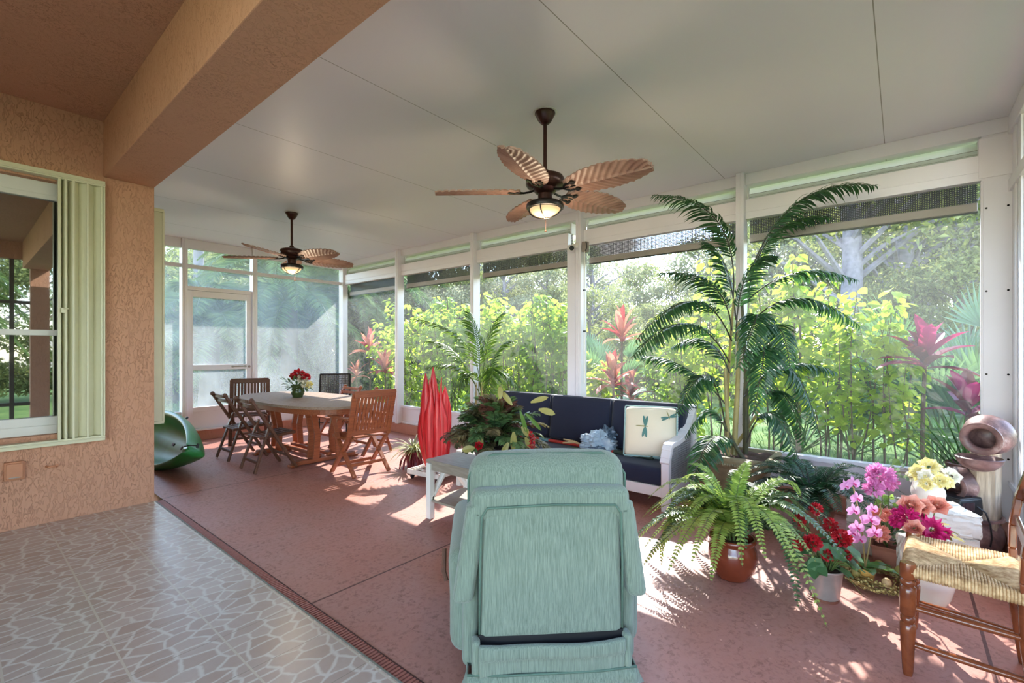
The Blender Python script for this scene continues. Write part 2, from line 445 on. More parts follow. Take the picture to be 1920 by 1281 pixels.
leafmat('white_petal',srgb(226,220,200),srgb(244,240,228),srgb(240,235,215),.3)
leafmat('eucalyptus_leaf',srgb(92,112,84),srgb(140,158,126),srgb(140,160,110),.3)
simple('stem_green',srgb(88,104,50),.6,.2,10); simple('stem_brown',srgb(96,78,56),.8,.2,14,.3,30); simple('stem_yellow',srgb(168,150,70),.5,.2,9)
simple('cane_gold',srgb(158,142,90),.45,.25,6); simple('cane_dark',srgb(74,72,48),.6,.25,8); simple('rachis',srgb(52,46,34),.6,.2,12)
simple('bark_grey',srgb(126,120,128),.9,.22,9,.8,16); simple('bark_brown',srgb(96,84,72),.9,.25,9,.8,16); simple('bark_pale',srgb(180,172,160),.85,.12,6,.4,16)
simple('nest_twig',srgb(132,112,64),.8,.3,30); simple('egg_olive',srgb(150,140,80),.5,.15,16); simple('egg_tan',srgb(190,160,116),.5,.15,16); simple('berry',srgb(186,170,110),.5,.2,20)
def lawn():
    t=NT('lawn'); tc=t.coord(); n=t.noise(tc,2.2,5); f=t.noise(tc,70,3)
    c=t.mix(t.ramp(n,[(.35,(0,0,0)),(.65,(1,1,1))]),srgb(92,122,66),srgb(132,154,88)); c=t.mix(t.math('MULTIPLY',f,.5),c,srgb(70,98,56))
    return t.done(t.bsdf(c,.9,0,.15,t.bump(f,.8,.03)))
lawn()
simple('patio_slab',srgb(200,192,180),.8,.06,3,.2,30)
simple('mulch',srgb(88,66,52),.95,.3,20,.8,40)
# panes and meshes
def pane(name,haze,spec_mix=.06,smear=True,tint=(1,1,1),fwd=.6):
    t=NT(name); tc=t.coord()
    n=t.noise(t.n('Mapping',{'Vector':tc,'Scale':(1,1,.6)}).outputs[0],1.7,5,.6,.8)
    f=t.ramp(n,[(.3,(haze*.6,)*3),(.72,(haze*1.5,)*3)]) if smear else None
    tr=t.n('BsdfTransparent',{'Color':(*tint,1)}).outputs[0]
    d=t.n('BsdfDiffuse',{'Color':(.86,.88,.88,1)}).outputs[0]; tl=t.n('BsdfTranslucent',{'Color':(.86,.88,.88,1)}).outputs[0]
    h=t.n('MixShader',{'Fac':fwd}); t.set(h,1,d); t.set(h,2,tl)
    m=t.n('MixShader'); t.set(m,0,f if f is not None else haze); t.set(m,1,tr); t.set(m,2,h.outputs[0])
    g=t.n('BsdfGlossy',{'Roughness':.04,'Color':(1,1,1,1)}).outputs[0]
    lw=t.math('MULTIPLY',t.math('POWER',t.n('LayerWeight',{'Blend':.5}).outputs['Facing'],4.),.35)
    m2=t.n('MixShader'); t.set(m2,0,t.math('MULTIPLY',lw,spec_mix*10)); t.set(m2,1,m.outputs[0]); t.set(m2,2,g)
    return t.done(m2.outputs[0])
pane('clear_vinyl',.035,.03); pane('insect_screen',.125,0.,True,(.94,.95,.95),.92)
def shademesh():
    t=NT('shade_mesh'); tc=t.n('TexCoord').outputs['Object']; sep=t.n('SeparateXYZ',{'Vector':tc})
    def g(s): return t.math('GREATER_THAN',t.math('FRACT',t.math('MULTIPLY',s,70.)),.6)
    f=t.math('MULTIPLY',g(sep.outputs[1]),g(sep.outputs[2]))
    tr=t.n('BsdfTransparent').outputs[0]; d=t.bsdf((.012,.012,.014),.6)
    m=t.n('MixShader'); t.set(m,0,f); t.set(m,1,d); t.set(m,2,tr); return t.done(m.outputs[0])
shademesh()
def houseglass():
    t=NT('house_glass'); tr=t.bsdf((.02,.022,.022),.05,0,.5)
    g=t.n('BsdfGlossy',{'Roughness':.012,'Color':(.75,.8,.78,1)}).outputs[0]; m=t.n('MixShader',{'Fac':.45}); t.set(m,1,tr); t.set(m,2,g); return t.done(m.outputs[0])
houseglass()
def flutter():
    t=NT('corrugated_glassy'); return t.done(t.bsdf((.5,.6,.45),.1))
m=MATS
XW=4.83; YF=8.25; YN=-.61; ZC=3.03
# ---------------------------------------------------------------- camera (pinhole, level, lens shift)
F_,CY_,H_=877.,655.,1.38
S_,C_=math.sin(rad(50.2)),math.cos(rad(50.2))
def ray_x(u,v,x):      # point on a plane x=const seen along a viewing ray
    t=(u-960)/F_; d=x/(S_+t*C_); return V(x,d*(C_-t*S_),H_-(v-CY_)*d/F_)
def ray_z(u,v,z=0.):
    d=F_*(H_-z)/(v-CY_); r=(u-960)/F_*d; return V(d*S_+r*C_,d*C_-r*S_,z)
def ray_d(u,v,d):
    t=(u-960)/F_; return V(d*(S_+t*C_),d*(C_-t*S_),H_-(v-CY_)*d/F_)
cam=bpy.data.cameras.new('camera'); co=bpy.data.objects.new('camera',cam); COL.objects.link(co)
cam.sensor_fit='HORIZONTAL'; cam.sensor_width=36; cam.lens=36*F_/1920
co.location=(0,0,H_); co.rotation_euler=(PI/2,0,-rad(50.2)); cam.shift_y=(CY_-640.5)/1920; cam.clip_end=400; cam.clip_start=.05
SCN.camera=co

# ---------------------------------------------------------------- floor, ceilings, house walls
b=B(); b.bb(1.25,4.95,-2.2,8.45,-.12,0); struct('floor',b,m['red_concrete'])
b=B(); b.bb(-4.2,1.185,-2.2,5.4,-.12,0.004); struct('floor',b,m['stone_pattern_tile'])
b=B()
b.bb(1.185,1.25,-2.2,5.2,-.12,-.012); b.mi=1
y=-2.2
while y<5.19:
    b.bb(1.195,1.245,y,y+.0125,-.012,.003); y+=.021
b.mi=2; b.bb(1.1835,1.193,-2.2,5.2,-.02,.006); b.mi=0; b.bb(1.246,1.252,-2.2,5.2,-.02,.003)
struct('trim_1',b,[m['drain_dark'],m['drain_red'],m['grey_strip']])
b=B(); b.bb(1.18,5.5,-1.27,8.93,ZC,ZC+.1); struct('ceiling',b,m['ceiling_white'])
b=B(); b.bb(-4.2,1.0,-2.2,5.3,3.31,3.45); struct('ceiling',b,m['orange_soffit'])
b=B(); b.bb(.83,1.18,-1.6,5.2,2.84,3.4); struct('trim_2',b,m['orange_soffit'],bevel=.006)      # dropped stucco beam
b=B()
b.bb(.80,1.18,5.2,5.35,0,3.4); b.bb(-1.1,.80,5.2,5.35,0,.68); b.bb(-1.1,.80,5.2,5.35,2.72,3.4); b.bb(-4.2,-1.1,5.2,5.35,0,3.4)
struct('wall_house',b,m['orange_stucco'])
b=B(); b.bb(1.0,1.18,5.35,8.4,0,3.4); struct('wall_house_side',b,m['orange_stucco'])
b=B(); b.bb(-2.75,-2.6,2.6,5.3,0,3.4); struct('wall_unseen_light_block',b,m['orange_stucco'])  # unseen wall stub, added and cut short to steer light in the porch
b=B(); b.bb(.93,1.18,-1.75,-1.6,0,3.4); struct('wall_porch_end',b,m['orange_stucco'])
b=B(); b.bb(-4.2,.93,-1.75,-1.6,3.0,3.4); b.mi=1
for x0 in (-2.9,-1.4,-.3,.67): b.bb(x0,x0+.06,-1.7,-1.64,0,3.)
for z0 in (.0,.36,2.2): b.bb(-4.2,.93,-1.7,-1.65,z0,z0+.06)
struct('wall_porch_screen',b,[m['orange_stucco'],m['bronze_frame']])
b=B(); b.bb(-4.4,1.2,-2.4,9.2,3.46,3.6); struct('roof',b,m['orange_soffit'])
# red kerbs under the screen walls
b=B(); b.bb(4.74,4.97,-.72,8.45,0,.15); b.bb(1.18,4.74,8.16,8.45,0,.15); b.bb(1.3,4.74,-.72,-.53,0,.15)
struct('trim_3',b,m['curb_red'],bevel=.008)

# ---------------------------------------------------------------- screen wall on the garden side
wr=struct_e('wall_garden_side')
POST=[1.13,2.89,4.645,6.40]
for y in POST:
    b=B(); b.bb(4.725,4.86,y,y+.07,.15,ZC); b.bb(4.718,4.726,y+.026,y+.034,.15,ZC); struct('post',b,m['white_frame'],wr,bevel=.003)
b=B(); b.bb(4.775,4.86,2.965,3.11,.15,2.6); b.bb(4.765,4.776,2.99,3.0,.15,2.6); struct('door_jamb',b,m['white_frame'],wr,bevel=.003)
b=B(); b.bb(4.80,4.88,YN,-.445,.15,2.93); b.bb(4.79,4.81,-.455,-.44,.44,2.6); b.bb(4.79,4.80,YN,-.43,2.62,2.91); struct('corner_post',b,m['white_frame'],wr,bevel=.003)
b=B(); b.bb(4.76,4.86,8.14,8.28,.15,ZC); struct('corner_post',b,m['white_frame'],wr,bevel=.003)
BAYS=[(-.445,1.13),(1.20,2.89),(3.11,4.645),(4.715,6.40),(6.47,8.14)]
b=B(); b.bb(4.79,4.87,YN,8.25,2.925,ZC); struct('top_rail',b,m['white_frame'],wr,bevel=.003)
b=B()
for a,c in BAYS: b.bb(4.795,4.87,a,c,2.605,2.79); b.bb(4.79,4.796,a,c,2.668,2.674)
struct('header_rail',b,m['white_frame'],wr,bevel=.003)
b=B()
for a,c in BAYS: b.bb(4.80,4.88,a,c,.405,.445)
struct('sill_rail',b,m['white_frame'],wr,bevel=.003)
b=B()
for a,c in BAYS: b.bb(4.83,4.87,a,c,.15,.41); b.bb(4.80,4.87,a,c,.15,.185)
struct('kick_panel',b,m['white_frame'],wr,bevel=.003)
b=B()
for y in (YN+.03,YN+.03,-.47):
    for z in (.6,1.2,1.8,2.4): b.lathe([(.007,0),(.007,.004)],(4.795,y,z),8,Matrix.Rotation(-PI/2,3,'Y'))
struct('screw_caps',b,m['black_metal'],wr)
for i,(a,c) in enumerate(BAYS):
    b=B(); b.bb(4.848,4.852,a,c,.445,2.605); struct('window_%d'%(i+1),b,m['clear_vinyl'])
names=['beside the fountain','behind the tall potted palm','behind the navy sofa','behind the red flame sculpture','by the dining table']
for i,(a,c) in enumerate(BAYS):
    e=thing('roll_down_shade','dark mesh roll-down shade rolled up high in the window '+names[i],'window shade',(4.915,(a+c)/2,0),0,'roll-down shades along the garden wall')
    h=(c-a)/2-.01
    b=B(); b.bb(-.001,.001,-h,h,2.47,2.86); obj('shade_cloth',b,m['shade_mesh'],e)
    b=B(); b.bb(-.02,.012,-h,h,2.41,2.475); obj('bottom_bar',b,m['grey_bar'],e,bevel=.006)
    b=B(); b.bb(-.012,.012,-h,h,2.398,2.412); obj('seal_strip',b,m['black_plastic'],e)
    b=B(); arc=[(.03-.07*math.cos(rad(a)),2.857+.072*math.sin(rad(a))) for a in range(-75,76,15)]
    for (xa,za),(xb,zb) in zip(arc,arc[1:]): b.add([(xa,-h,za),(xa,h,za),(xb,h,zb),(xb,-h,zb)],[(0,1,2,3)])
    obj('roller_case',b,m['roller_white'],e,smooth=True)
    b=B(); b.bb(-.043,-.040,-h,h,2.852,2.855); b.bb(-.036,-.032,-h,h,2.825,2.8265); obj('case_seam',b,m['grey_bar'],e)
    for s in (-1,1):
        b=B(); b.bb(-.045,.085,s*(h+.004)-.008,s*(h+.004)+.008,2.80,2.925); obj('bracket',b,m['white_frame'],e)

# near end screen wall
wn=struct_e('wall_near_end')
b=B(); b.bb(4.42,4.83,YN-.03,YN+.01,.15,ZC); b.bb(4.42,4.47,YN,YN+.02,.15,ZC); b.bb(4.6,4.64,YN+.01,YN+.02,.15,2.9); struct('post',b,m['white_frame'],wn,bevel=.003)
for x in (2.9,1.3):
    b=B(); b.bb(x,x+.07,YN-.06,YN+.04,.15,ZC); struct('post',b,m['white_frame'],wn,bevel=.003)
b=B(); b.bb(1.3,4.83,YN-.03,YN+.03,2.9,ZC); b.bb(1.3,4.83,YN-.03,YN+.03,2.5,2.58); b.bb(1.3,4.83,YN-.03,YN+.03,.41,.45); struct('rail',b,m['white_frame'],wn,bevel=.003)
b=B(); b.bb(1.3,4.83,YN-.02,YN+.0,.15,.41); struct('kick_panel',b,m['white_frame'],wn)
b=B(); b.bb(1.37,2.9,YN-.004,YN,.45,2.9); b.bb(2.97,4.42,YN-.004,YN,.45,2.9); struct('window_11',b,m['clear_vinyl'])

# ---------------------------------------------------------------- far end screen wall with its door
wf=struct_e('wall_far_end')
for x in (1.19,2.185,3.165):
    b=B(); b.bb(x,x+.07,8.15,8.28,.15,ZC); b.bb(x+.03,x+.038,8.143,8.151,.15,ZC); struct('post',b,m['white_frame'],wf,bevel=.003)
SEG=[(1.26,2.185),(2.255,3.165),(3.235,4.76)]
b=B()
for a,c in SEG: b.bb(a,c,8.19,8.27,2.89,ZC)
struct('top_rail',b,m['white_frame'],wf,bevel=.003)
b=B()
for a,c in SEG: b.bb(a,c,8.20,8.26,2.60,2.655)
struct('transom_rail',b,m['white_frame'],wf,bevel=.003)
b=B()
for a,c in ((1.26,2.185),(3.235,4.76)): b.bb(a,c,8.20,8.26,.40,.45)
struct('sill_rail',b,m['white_frame'],wf,bevel=.003)
b=B()
for a,c in ((1.26,2.185),(3.235,4.76)): b.bb(a,c,8.22,8.25,.15,.41)
struct('kick_panel',b,m['white_frame'],wf)
b=B(); b.bb(2.255,3.165,8.19,8.26,2.27,2.33); struct('door_header',b,m['white_frame'],wf,bevel=.003)
for i,(a,c,z0,z1) in enumerate(((1.26,2.185,.45,2.6),(1.26,2.185,2.655,2.89),(2.255,3.165,2.33,2.6),(2.255,3.165,2.655,2.89),(3.235,4.76,.45,2.6),(3.235,4.76,2.655,2.89))):
    b=B(); b.bb(a,c,8.228,8.231,z0,z1); struct('window_%d'%(i+20),b,m['insect_screen'])
d=struct_e('door_1')
b=B()
b.bb(2.262,2.335,8.195,8.24,.17,2.265); b.bb(3.085,3.158,8.195,8.24,.17,2.265)
b.bb(2.335,3.085,8.195,8.24,2.17,2.265); b.bb(2.335,3.085,8.195,8.24,1.06,1.14); b.bb(2.335,3.085,8.195,8.24,.43,.5); b.bb(2.335,3.085,8.205,8.235,.17,.43)
obj('door_frame',b,m['white_frame'],d,bevel=.003)
b=B(); b.bb(2.335,3.085,8.216,8.219,.5,1.06); b.bb(2.335,3.085,8.216,8.219,1.14,2.17); obj('door_screen',b,m['insect_screen'],d)
b=B(); b.bar((2.86,8.185,1.105),(3.08,8.185,1.105),.012,.02); b.bb(2.87,2.89,8.185,8.2,1.09,1.12); b.bb(3.05,3.07,8.185,8.2,1.09,1.12); b.ball((3.12,8.18,1.10),.02); obj('door_handle',b,m['grey_bar'],d,smooth=True)
b=B(); b.bb(2.23,3.19,8.13,8.3,.15,.172); struct('door_threshold',b,m['white_frame'],wf)

# ---------------------------------------------------------------- house window, shutters, wall fittings
w=struct_e('window_10')
b=B()
b.bb(-1.1,.80,5.27,5.33,2.62,2.72); b.bb(-1.1,.80,5.27,5.33,.70,.77); b.bb(.74,.80,5.27,5.33,.7,2.72)
b.bb(-1.1,.74,5.262,5.31,.77,.84); b.bb(-1.1,.74,5.262,5.31,1.49,1.535); b.bb(-1.1,.74,5.262,5.31,2.58,2.62); b.bb(.70,.74,5.262,5.31,.77,2.62)
obj('frame',b,m['window_grey'],w,bevel=.004)
b=B(); b.bb(-1.1,.72,5.29,5.294,.8,2.62); obj('pane',b,m['house_glass'],w)
b=B(); b.bb(-1.1,.80,5.2,5.28,.66,.70); obj('sill',b,m['orange_stucco'],w)
s=thing('accordion_shutter','cream accordion storm shutter folded at the side of the house window','shutter',(.69,5.2,0))
b=B(); b.bb(-1.8,.14,-.075,0,2.735,2.785); b.bb(-1.8,.14,-.085,-.07,2.745,2.76); obj('top_track',b,m['shutter_cream'],s,bevel=.004)
b=B(); b.bb(-1.8,.14,-.075,0,.618,.662); b.bb(-1.8,.14,-.09,-.07,.64,.65); obj('bottom_track',b,m['shutter_cream'],s,bevel=.004)
xs=[-.135,-.118,-.1,-.082,-.055,-.02,.03,.075,.118]; ys=[-.06,-.012,-.068,-.014,-.07,-.014,-.072,-.01,-.066]
for i in range(len(xs)-1):
    b=B(); b.bar((xs[i],ys[i],1.70),(xs[i+1],ys[i+1],1.70),.003,2.07,(0,0,1)); obj('slat',b,m['shutter_cream'],s)
for i in range(0,len(xs),2):
    b=B(); b.tube([(xs[i],ys[i],.66),(xs[i],ys[i],2.74)],.0085,8); obj('hinge_rod',b,m['shutter_cream'],s,smooth=True)
b=B(); b.bb(-.145,-.135,-.07,0,.66,2.74); obj('lock_stile',b,m['shutter_cream'],s)
b=B(); b.bb(.128,.14,-.07,0,.62,2.785); obj('end_stile',b,m['shutter_cream'],s)
b=B(); b.bb(-.13,-.1,-.082,-.06,1.67,1.71); b.tube([(-.115,-.08,1.70),(-.085,-.085,1.705)],.006,6); obj('latch',b,m['shutter_cream'],s)
s=thing('accordion_shutter','narrow cream storm shutter stack on the house side wall above the kayak','shutter',(1.18,5.5,0))
b=B(); b.bb(0,.11,-.1,.08,.70,2.68); obj('slat_stack',b,m['shutter_cream'],s,bevel=.004)
b=B(); b.bb(.108,.125,-.105,-.085,.69,2.69); obj('end_stile',b,m['shutter_cream'],s)
b=B(); b.bb(.0,.12,-.11,1.4,.675,.7); b.bb(0,.12,-.11,1.4,2.68,2.71); obj('track',b,m['shutter_cream'],s)
b=B(); b.bb(.005,.02,-.135,-.1,1.61,1.69); b.bb(.0,.03,-.145,-.13,1.63,1.67); obj('lock',b,m['black_plastic'],s,bevel=.004)
o=thing('outlet_box','small weatherproof outlet box painted orange, on the stucco below the window','outlet',(.31,5.2,.455))
b=B(); b.bb(-.055,.055,-.035,0,-.07,.07); obj('cover',b,m['outlet_paint'],o,bevel=.008)
b=B(); b.bb(-.045,.045,-.045,-.03,-.058,.058); obj('lid',b,m['outlet_paint'],o,bevel=.005)
b=B(); b.bb(-.03,.03,-.047,-.044,-.052,-.044); obj('latch',b,m['grey_bar'],o)
o=thing('wall_hook','little orange painted hook sticking out of the stucco beside the outlet box','hook',(.505,5.2,.452))
b=B(); b.tube([(-.02,0,0),(-.01,-.05,0),(.035,-.055,.004)],.009,8); b.tube([(.035,-.07,.012),(.035,-.04,-.004)],.009,8); obj('spout',b,m['outlet_paint'],o,smooth=True)
o=thing('security_camera','white security camera on the screen post with a black round lens','camera',(4.70,2.985,2.57))
b=B(); b.lathe([(.03,0),(.03,.01),(.014,.016)],(.03,0,.03),12,Matrix.Rotation(-PI/2,3,'Y')); b.tube([(.02,0,.03),(-.015,.0,.03),(-.03,0,0)],.013,8); obj('bracket',b,m['white_paint'],o,smooth=True)
q=V(-.62,-.72,-.25).to_track_quat('Z','Y').to_matrix()
b=B(); b.lathe([(.0,-.05),(.03,-.045),(.036,-.02),(.036,.045),(.034,.05)],(-.045,-.0,.0),18,q); obj('body',b,m['white_paint'],o,smooth=True)
b=B(); b.lathe([(.029,.048),(.029,.052),(.01,.054),(0,.054)],(-.045,-.0,.0),18,q); obj('lens',b,m['black_plastic'],o,smooth=True)
b=B(); b.ball((-.0,-.055,.03),.032); obj('sensor',b,m['white_paint'],o,smooth=True)
o=thing('junction_box','small grey shade crank box beside the security camera','box',(4.765,2.86,2.58))
b=B(); b.bb(-.03,.04,-.04,.02,-.06,.06); obj('case',b,m['grey_bar'],o,bevel=.006)
b=B(); b.tube([(-.03,-.03,.05),(-.06,-.06,.03),(-.05,-.06,-.02),(-.03,-.03,-.05)],.006,6); obj('loop',b,m['black_plastic'],o,smooth=True)
b=B(); b.tube([(-.02,-.01,-.06),(-.02,-.01,-.9),(-.02,-.01,-1.6)],.009,8); obj('rod',b,m['white_paint'],o,smooth=True)
b=B(); b.bb(-.035,-.005,-.02,.0,-.52,-.5); b.bb(-.035,-.005,-.02,.0,-1.0,-.98); obj('clip',b,m['black_plastic'],o)
# ---------------------------------------------------------------- ceiling fans
def blade_mesh():
    b=B(); n=90; k=12; L0,L=.17,.60
    top=[];bot=[]
    for i in range(n+1):
        t=i/n; w=.142*(math.sin(PI*min(1,t*.9+.05))**.55)*(1-.08*t)
        w*= 1-.045*((t*4.3)%1)*(1 if .1<t<.97 else 0)
        if t>.985: w*=.35
        for j in range(-k,k+1):
            s=j/k; a=abs(s)
            ph=(t*12-a*2.2)%1; ridge=.007*math.exp(-((ph-.5)/.16)**2) if a>.06 else .011
            z=-.004-ridge+.018*a*a*.6 + .012*math.sin(t*PI)*0
            top.append((L0+L*t,s*w,z+.008)); bot.append((L0+L*t,s*w,z))
    W=2*k+1; N=len(top); fs=[]
    for i in range(n):
        for j in range(W-1):
            a=i*W+j; fs.append((a,a+1,a+W+1,a+W)); fs.append((N+a,N+a+W,N+a+W+1,N+a+1))
    for i in range(n):
        a=i*W; fs.append((a,a+W,N+a+W,N+a)); a=i*W+W-1; fs.append((a,N+a,N+a+W,a+W))
    for j in range(W-1):
        fs.append((j,N+j,N+j+1,j+1)); a=n*W+j; fs.append((a,a+1,N+a+1,N+a))
    b.add(top+bot,fs); return b
BL=blade_mesh()
def fan(x,y,base,label,lit):
    e=thing('ceiling_fan',label,'ceiling fan',(x,y,ZC),0,'leaf-blade ceiling fans')
    fb=m['fan_bronze']
    b=B(); b.lathe([(.0,0),(.07,0),(.072,-.012),(.062,-.03),(.05,-.055),(.034,-.075),(.02,-.085),(0,-.085)],(0,0,0),24); obj('canopy',b,fb,e,smooth=True)
    b=B(); b.lathe([(.0,0),(.085,0),(.085,-.003),(0,-.003)],(0,0,0),24); obj('ceiling_plate',b,m['white_paint'],e)
    b=B(); b.tube([(0,0,-.08),(0,0,-.42)],.0135,12); obj('downrod',b,fb,e,smooth=True)
    b=B(); b.lathe([(0,-.39),(.022,-.40),(.03,-.42),(.09,-.437),(.125,-.45),(.135,-.47),(.135,-.505),(.12,-.525),(.085,-.535),(.07,-.56),(.05,-.57),(.0,-.57)],(0,0,0),32); obj('motor_housing',b,fb,e,smooth=True)
    for i in range(5):
        a=rad(base+72*i)
        M=Matrix.Rotation(a,4,'Z')@Matrix.Translation((0,0,-.555))@Matrix.Rotation(rad(-14),4,'X')
        bl=obj('blade',BL,m['fan_blade_wood'],e,smooth=True,ang=60) if i==0 and not lit.get('me') else None
        if bl is None:
            bl=bpy.data.objects.new('blade',lit['me']); COL.objects.link(bl); bl.parent=e
        else: lit['me']=bl.data
        bl.matrix_local=M
        br=B(); br.tube([(.07,0,.012),(.11,0,.0),(.15,.0,-.006),(.18,.035,-.006),(.235,.04,-.006)],.008,6); br.tube([(.15,0,-.006),(.18,-.035,-.006),(.235,-.04,-.006)],.008,6); br.tube([(.15,0,-.006),(.25,0,-.006)],.008,6); br.lathe([(.0,-.012),(.02,-.012),(.02,-.003),(0,-.003)],(.24,.04,0),8); br.lathe([(.0,-.012),(.02,-.012),(.02,-.003),(0,-.003)],(.24,-.04,0),8)
        k=obj('blade_iron',br,m['black_metal'],bl,smooth=True)
    b=B(); b.lathe([(0,-.56),(.05,-.565),(.05,-.625),(.045,-.63),(.0,-.63)],(0,0,0),24); obj('switch_housing',b,fb,e,smooth=True)
    b=B(); b.lathe([(.04,-.618),(.1,-.625),(.128,-.64),(.132,-.66),(.128,-.672),(.105,-.676),(.1,-.665)],(0,0,0),32,cap=False); b.lathe([(0,-.626),(.06,-.623),(.1,-.627)],(0,0,0),24,cap=False); obj('lamp_rim',b,m['black_metal'],e,smooth=True)
    b=B(); pr=[(.108*math.cos(PI/2*i/8),-.668-.062*math.sin(PI/2*i/8)) for i in range(9)]; b.lathe(pr,(0,0,0),28,cap=False); obj('lamp_glass',b,m['lamp_glass'],e,smooth=True)
    b=B()
    for an in (20,110):
        ca,sa=math.cos(rad(an)),math.sin(rad(an))
        b.tube([(.118*math.cos(PI*i/14)*ca,.118*math.cos(PI*i/14)*sa,-.668-.07*math.sin(PI*i/14)) for i in range(15)],.0045,6)
    obj('lamp_guard',b,m['black_metal'],e,smooth=True)
    b=B(); b.tube([(.05,.03,-.6),(.055,.035,-.8)],.0015,5); b.ball((.055,.035,-.81),.008); obj('pull_chain',b,fb,e)
    L=bpy.data.lights.new('fan_lamp_light','POINT'); L.energy=6; L.color=(1,.8,.55); L.shadow_soft_size=.08
    lo=bpy.data.objects.new('fan_lamp_light',L); COL.objects.link(lo); lo.location=(x,y,ZC-.78)
    return e
LM={}
# view-frame angles -> world: forward axis is at 39.8 deg from +X
f1=ray_z(1022,211,ZC); f2=ray_z(547,399,ZC)
fan(f1.x,f1.y,178-50.2,'bronze ceiling fan with carved leaf blades and lit lamp above the green recliner',LM)
fan(f2.x,f2.y,188-50.2,'bronze ceiling fan with carved leaf blades and lit lamp above the dining table',LM)

# ---------------------------------------------------------------- recliner seen from behind
def recliner():
    e=thing('recliner','sage green chenille recliner seen from behind, standing on the red floor','armchair',(0,0,0))
    g=m['green_chenille']
    # local: x across, +y towards its front; z up
    def puff(p,h):
        k=(1-(p.x/h[0])**2)*(1-(p.z/h[2])**2); s=1 if p.y>0 else -1
        return V(p.x*(1-.03*(p.z/h[2])**2),p.y+s*.03*max(0,k)+.006*math.sin(p.x*38)*(1 if p.z>h[2]*.3 else 0),p.z+(.012*math.cos(p.x/h[0]*PI/2) if p.z>0 else 0))
    b=B(); b.rbox((0,.06,.545),(.70,.18,.76),.085,5,8,puff); o=obj('back_cushion',b,g,e,smooth='all')
    b=B(); pts=[]
    for i in range(41):
        a=PI*i/40; pts.append((.343*max(-1,min(1,math.cos(a)*1.18)), .02, .60+.325*min(1,math.sin(a)*1.25)**.8 if 0<i<40 else .60))
    b.tube(pts,.006,6); obj('piping',b,m['green_piping'],o,smooth='all')
    def wing(p,h):
        return V(p.x,p.y,p.z)
    # wrap-around frame: top band and two side flaps
    b=B(); b.rbox((0,-.055,.745),(.70,.09,.135),.035,4,10,lambda p,h:V(p.x*(1-.05*(p.z>0)),p.y,p.z-.012*(p.x/h[0])**2)); 
    for s in (-1,1): b.rbox((s*.325,-.04,.54),(.085,.12,.40),.03,4,6,lambda p,h,s=s:V(p.x+s*(.012-.03*(p.z/h[2])),p.y,p.z))
    obj('back_frame',b,g,e,smooth='all')
    b=B(); b.rbox((0,-.062,.47),(.585,.07,.55),.025,4,8,lambda p,h:V(p.x*(1-.02*p.z/h[2]),p.y-(.014*(1-(p.x/h[0])**2)*(1-(p.z/h[2])**2) if p.y<0 else 0),p.z)); o=obj('back_panel',b,g,e,smooth='all')
    b=B(); b.tube([(-.297,-.092,.22),(-.295,-.1,.5),(-.288,-.103,.70),(-.265,-.105,.735),(0,-.107,.743),(.265,-.105,.735),(.288,-.103,.70),(.295,-.1,.5),(.297,-.092,.22)],.005,6); obj('piping',b,m['green_piping'],o,smooth='all')
    b=B(); b.rbox((0,.38,.26),(.66,.78,.36),.04,3,4); obj('base',b,g,e,smooth='all')
    for s in (-1,1):
        b=B(); b.rbox((s*.335,.02,.25),(.07,.14,.40),.03,3,5); b.rbox((s*.352,.40,.27),(.15,.72,.46),.065,5,6,lambda p,h,s=s:V(p.x*(1+.12*max(0,p.z/h[2])),p.y,p.z+.02*math.sin((p.y/h[1]+1)*1.2))); obj('arm',b,g,e,smooth='all')
    b=B(); b.rbox((0,.50,.44),(.56,.60,.16),.06,4,5,puff); obj('seat_cushion',b,g,e,smooth='all')
    b=B(); b.rbox((0,.90,.27),(.58,.10,.36),.045,3,4); obj('footrest',b,g,e,smooth='all')
    b=B(); b.rbox((0,-.118,.127),(.60,.03,.122),.012,3,8,lambda p,h:V(p.x,p.y-.012*(p.z>0)-.006*math.sin(p.x*14),p.z+(.012*abs(p.x/h[0])**6 if p.z>0 else 0))); b.rbox((0,-.06,.10),(.66,.10,.08),.03,3,4)
    for s in (-1,1): b.rbox((s*.312,-.10,.135),(.035,.06,.15),.015,3,3)
    obj('lower_pocket',b,g,e,smooth='all')
    b=B(); b.bb(-.30,.30,-.095,-.03,.10,.215); obj('pocket_gap_shade',b,m['black_plastic'],e)  # black box stands in for the shade in the gap above the pocket
    # skirt with corner pleats
    b=B(); n=0; loop=[]
    per=[(-.345,-.118),(.345,-.118),(.345,.92),(-.345,.92)]
    P=[]
    for i in range(4):
        p0,p1=V(*per[i]),V(*per[(i+1)%4]); d=(p1-p0); N=int(d.length/.02); nrm=V(d.y,-d.x).normalized()
        for k in range(N):
            t=k/N; w=.004*math.sin(t*d.length*26)+.012*(math.exp(-(t*d.length/.03)**2)+math.exp(-((1-t)*d.length/.03)**2)); P.append((p0+d*t,nrm,w))
    vs=[];fs=[]
    for (p,nn,w) in P:
        vs+= [(p.x,p.y,.078),(p.x+nn.x*(w+.004),p.y+nn.y*(w+.004),.04),(p.x+nn.x*(w*1.8+.012),p.y+nn.y*(w*1.8+.012),.006)]
    M_=len(P)
    for i in range(M_):
        a=i*3; c=((i+1)%M_)*3; fs+=[(a,a+1,c+1,c),(a+1,a+2,c+2,c+1)]
    b.add(vs,fs); o=obj('skirt',b,g,e,smooth='all',solid=.006)
    b=B(); b.tube([(-.347,-.124,.076),(-.2,-.136,.074),(.2,-.136,.074),(.347,-.124,.076)],.005,6); obj('piping',b,m['green_piping'],o,smooth='all')
    b=B(); b.tube([(-.46,.40,.20),(-.475,.42,.24),(-.475,.46,.34)],.012,8); obj('lever',b,m['teak_dark'],e,smooth=True)
    return e
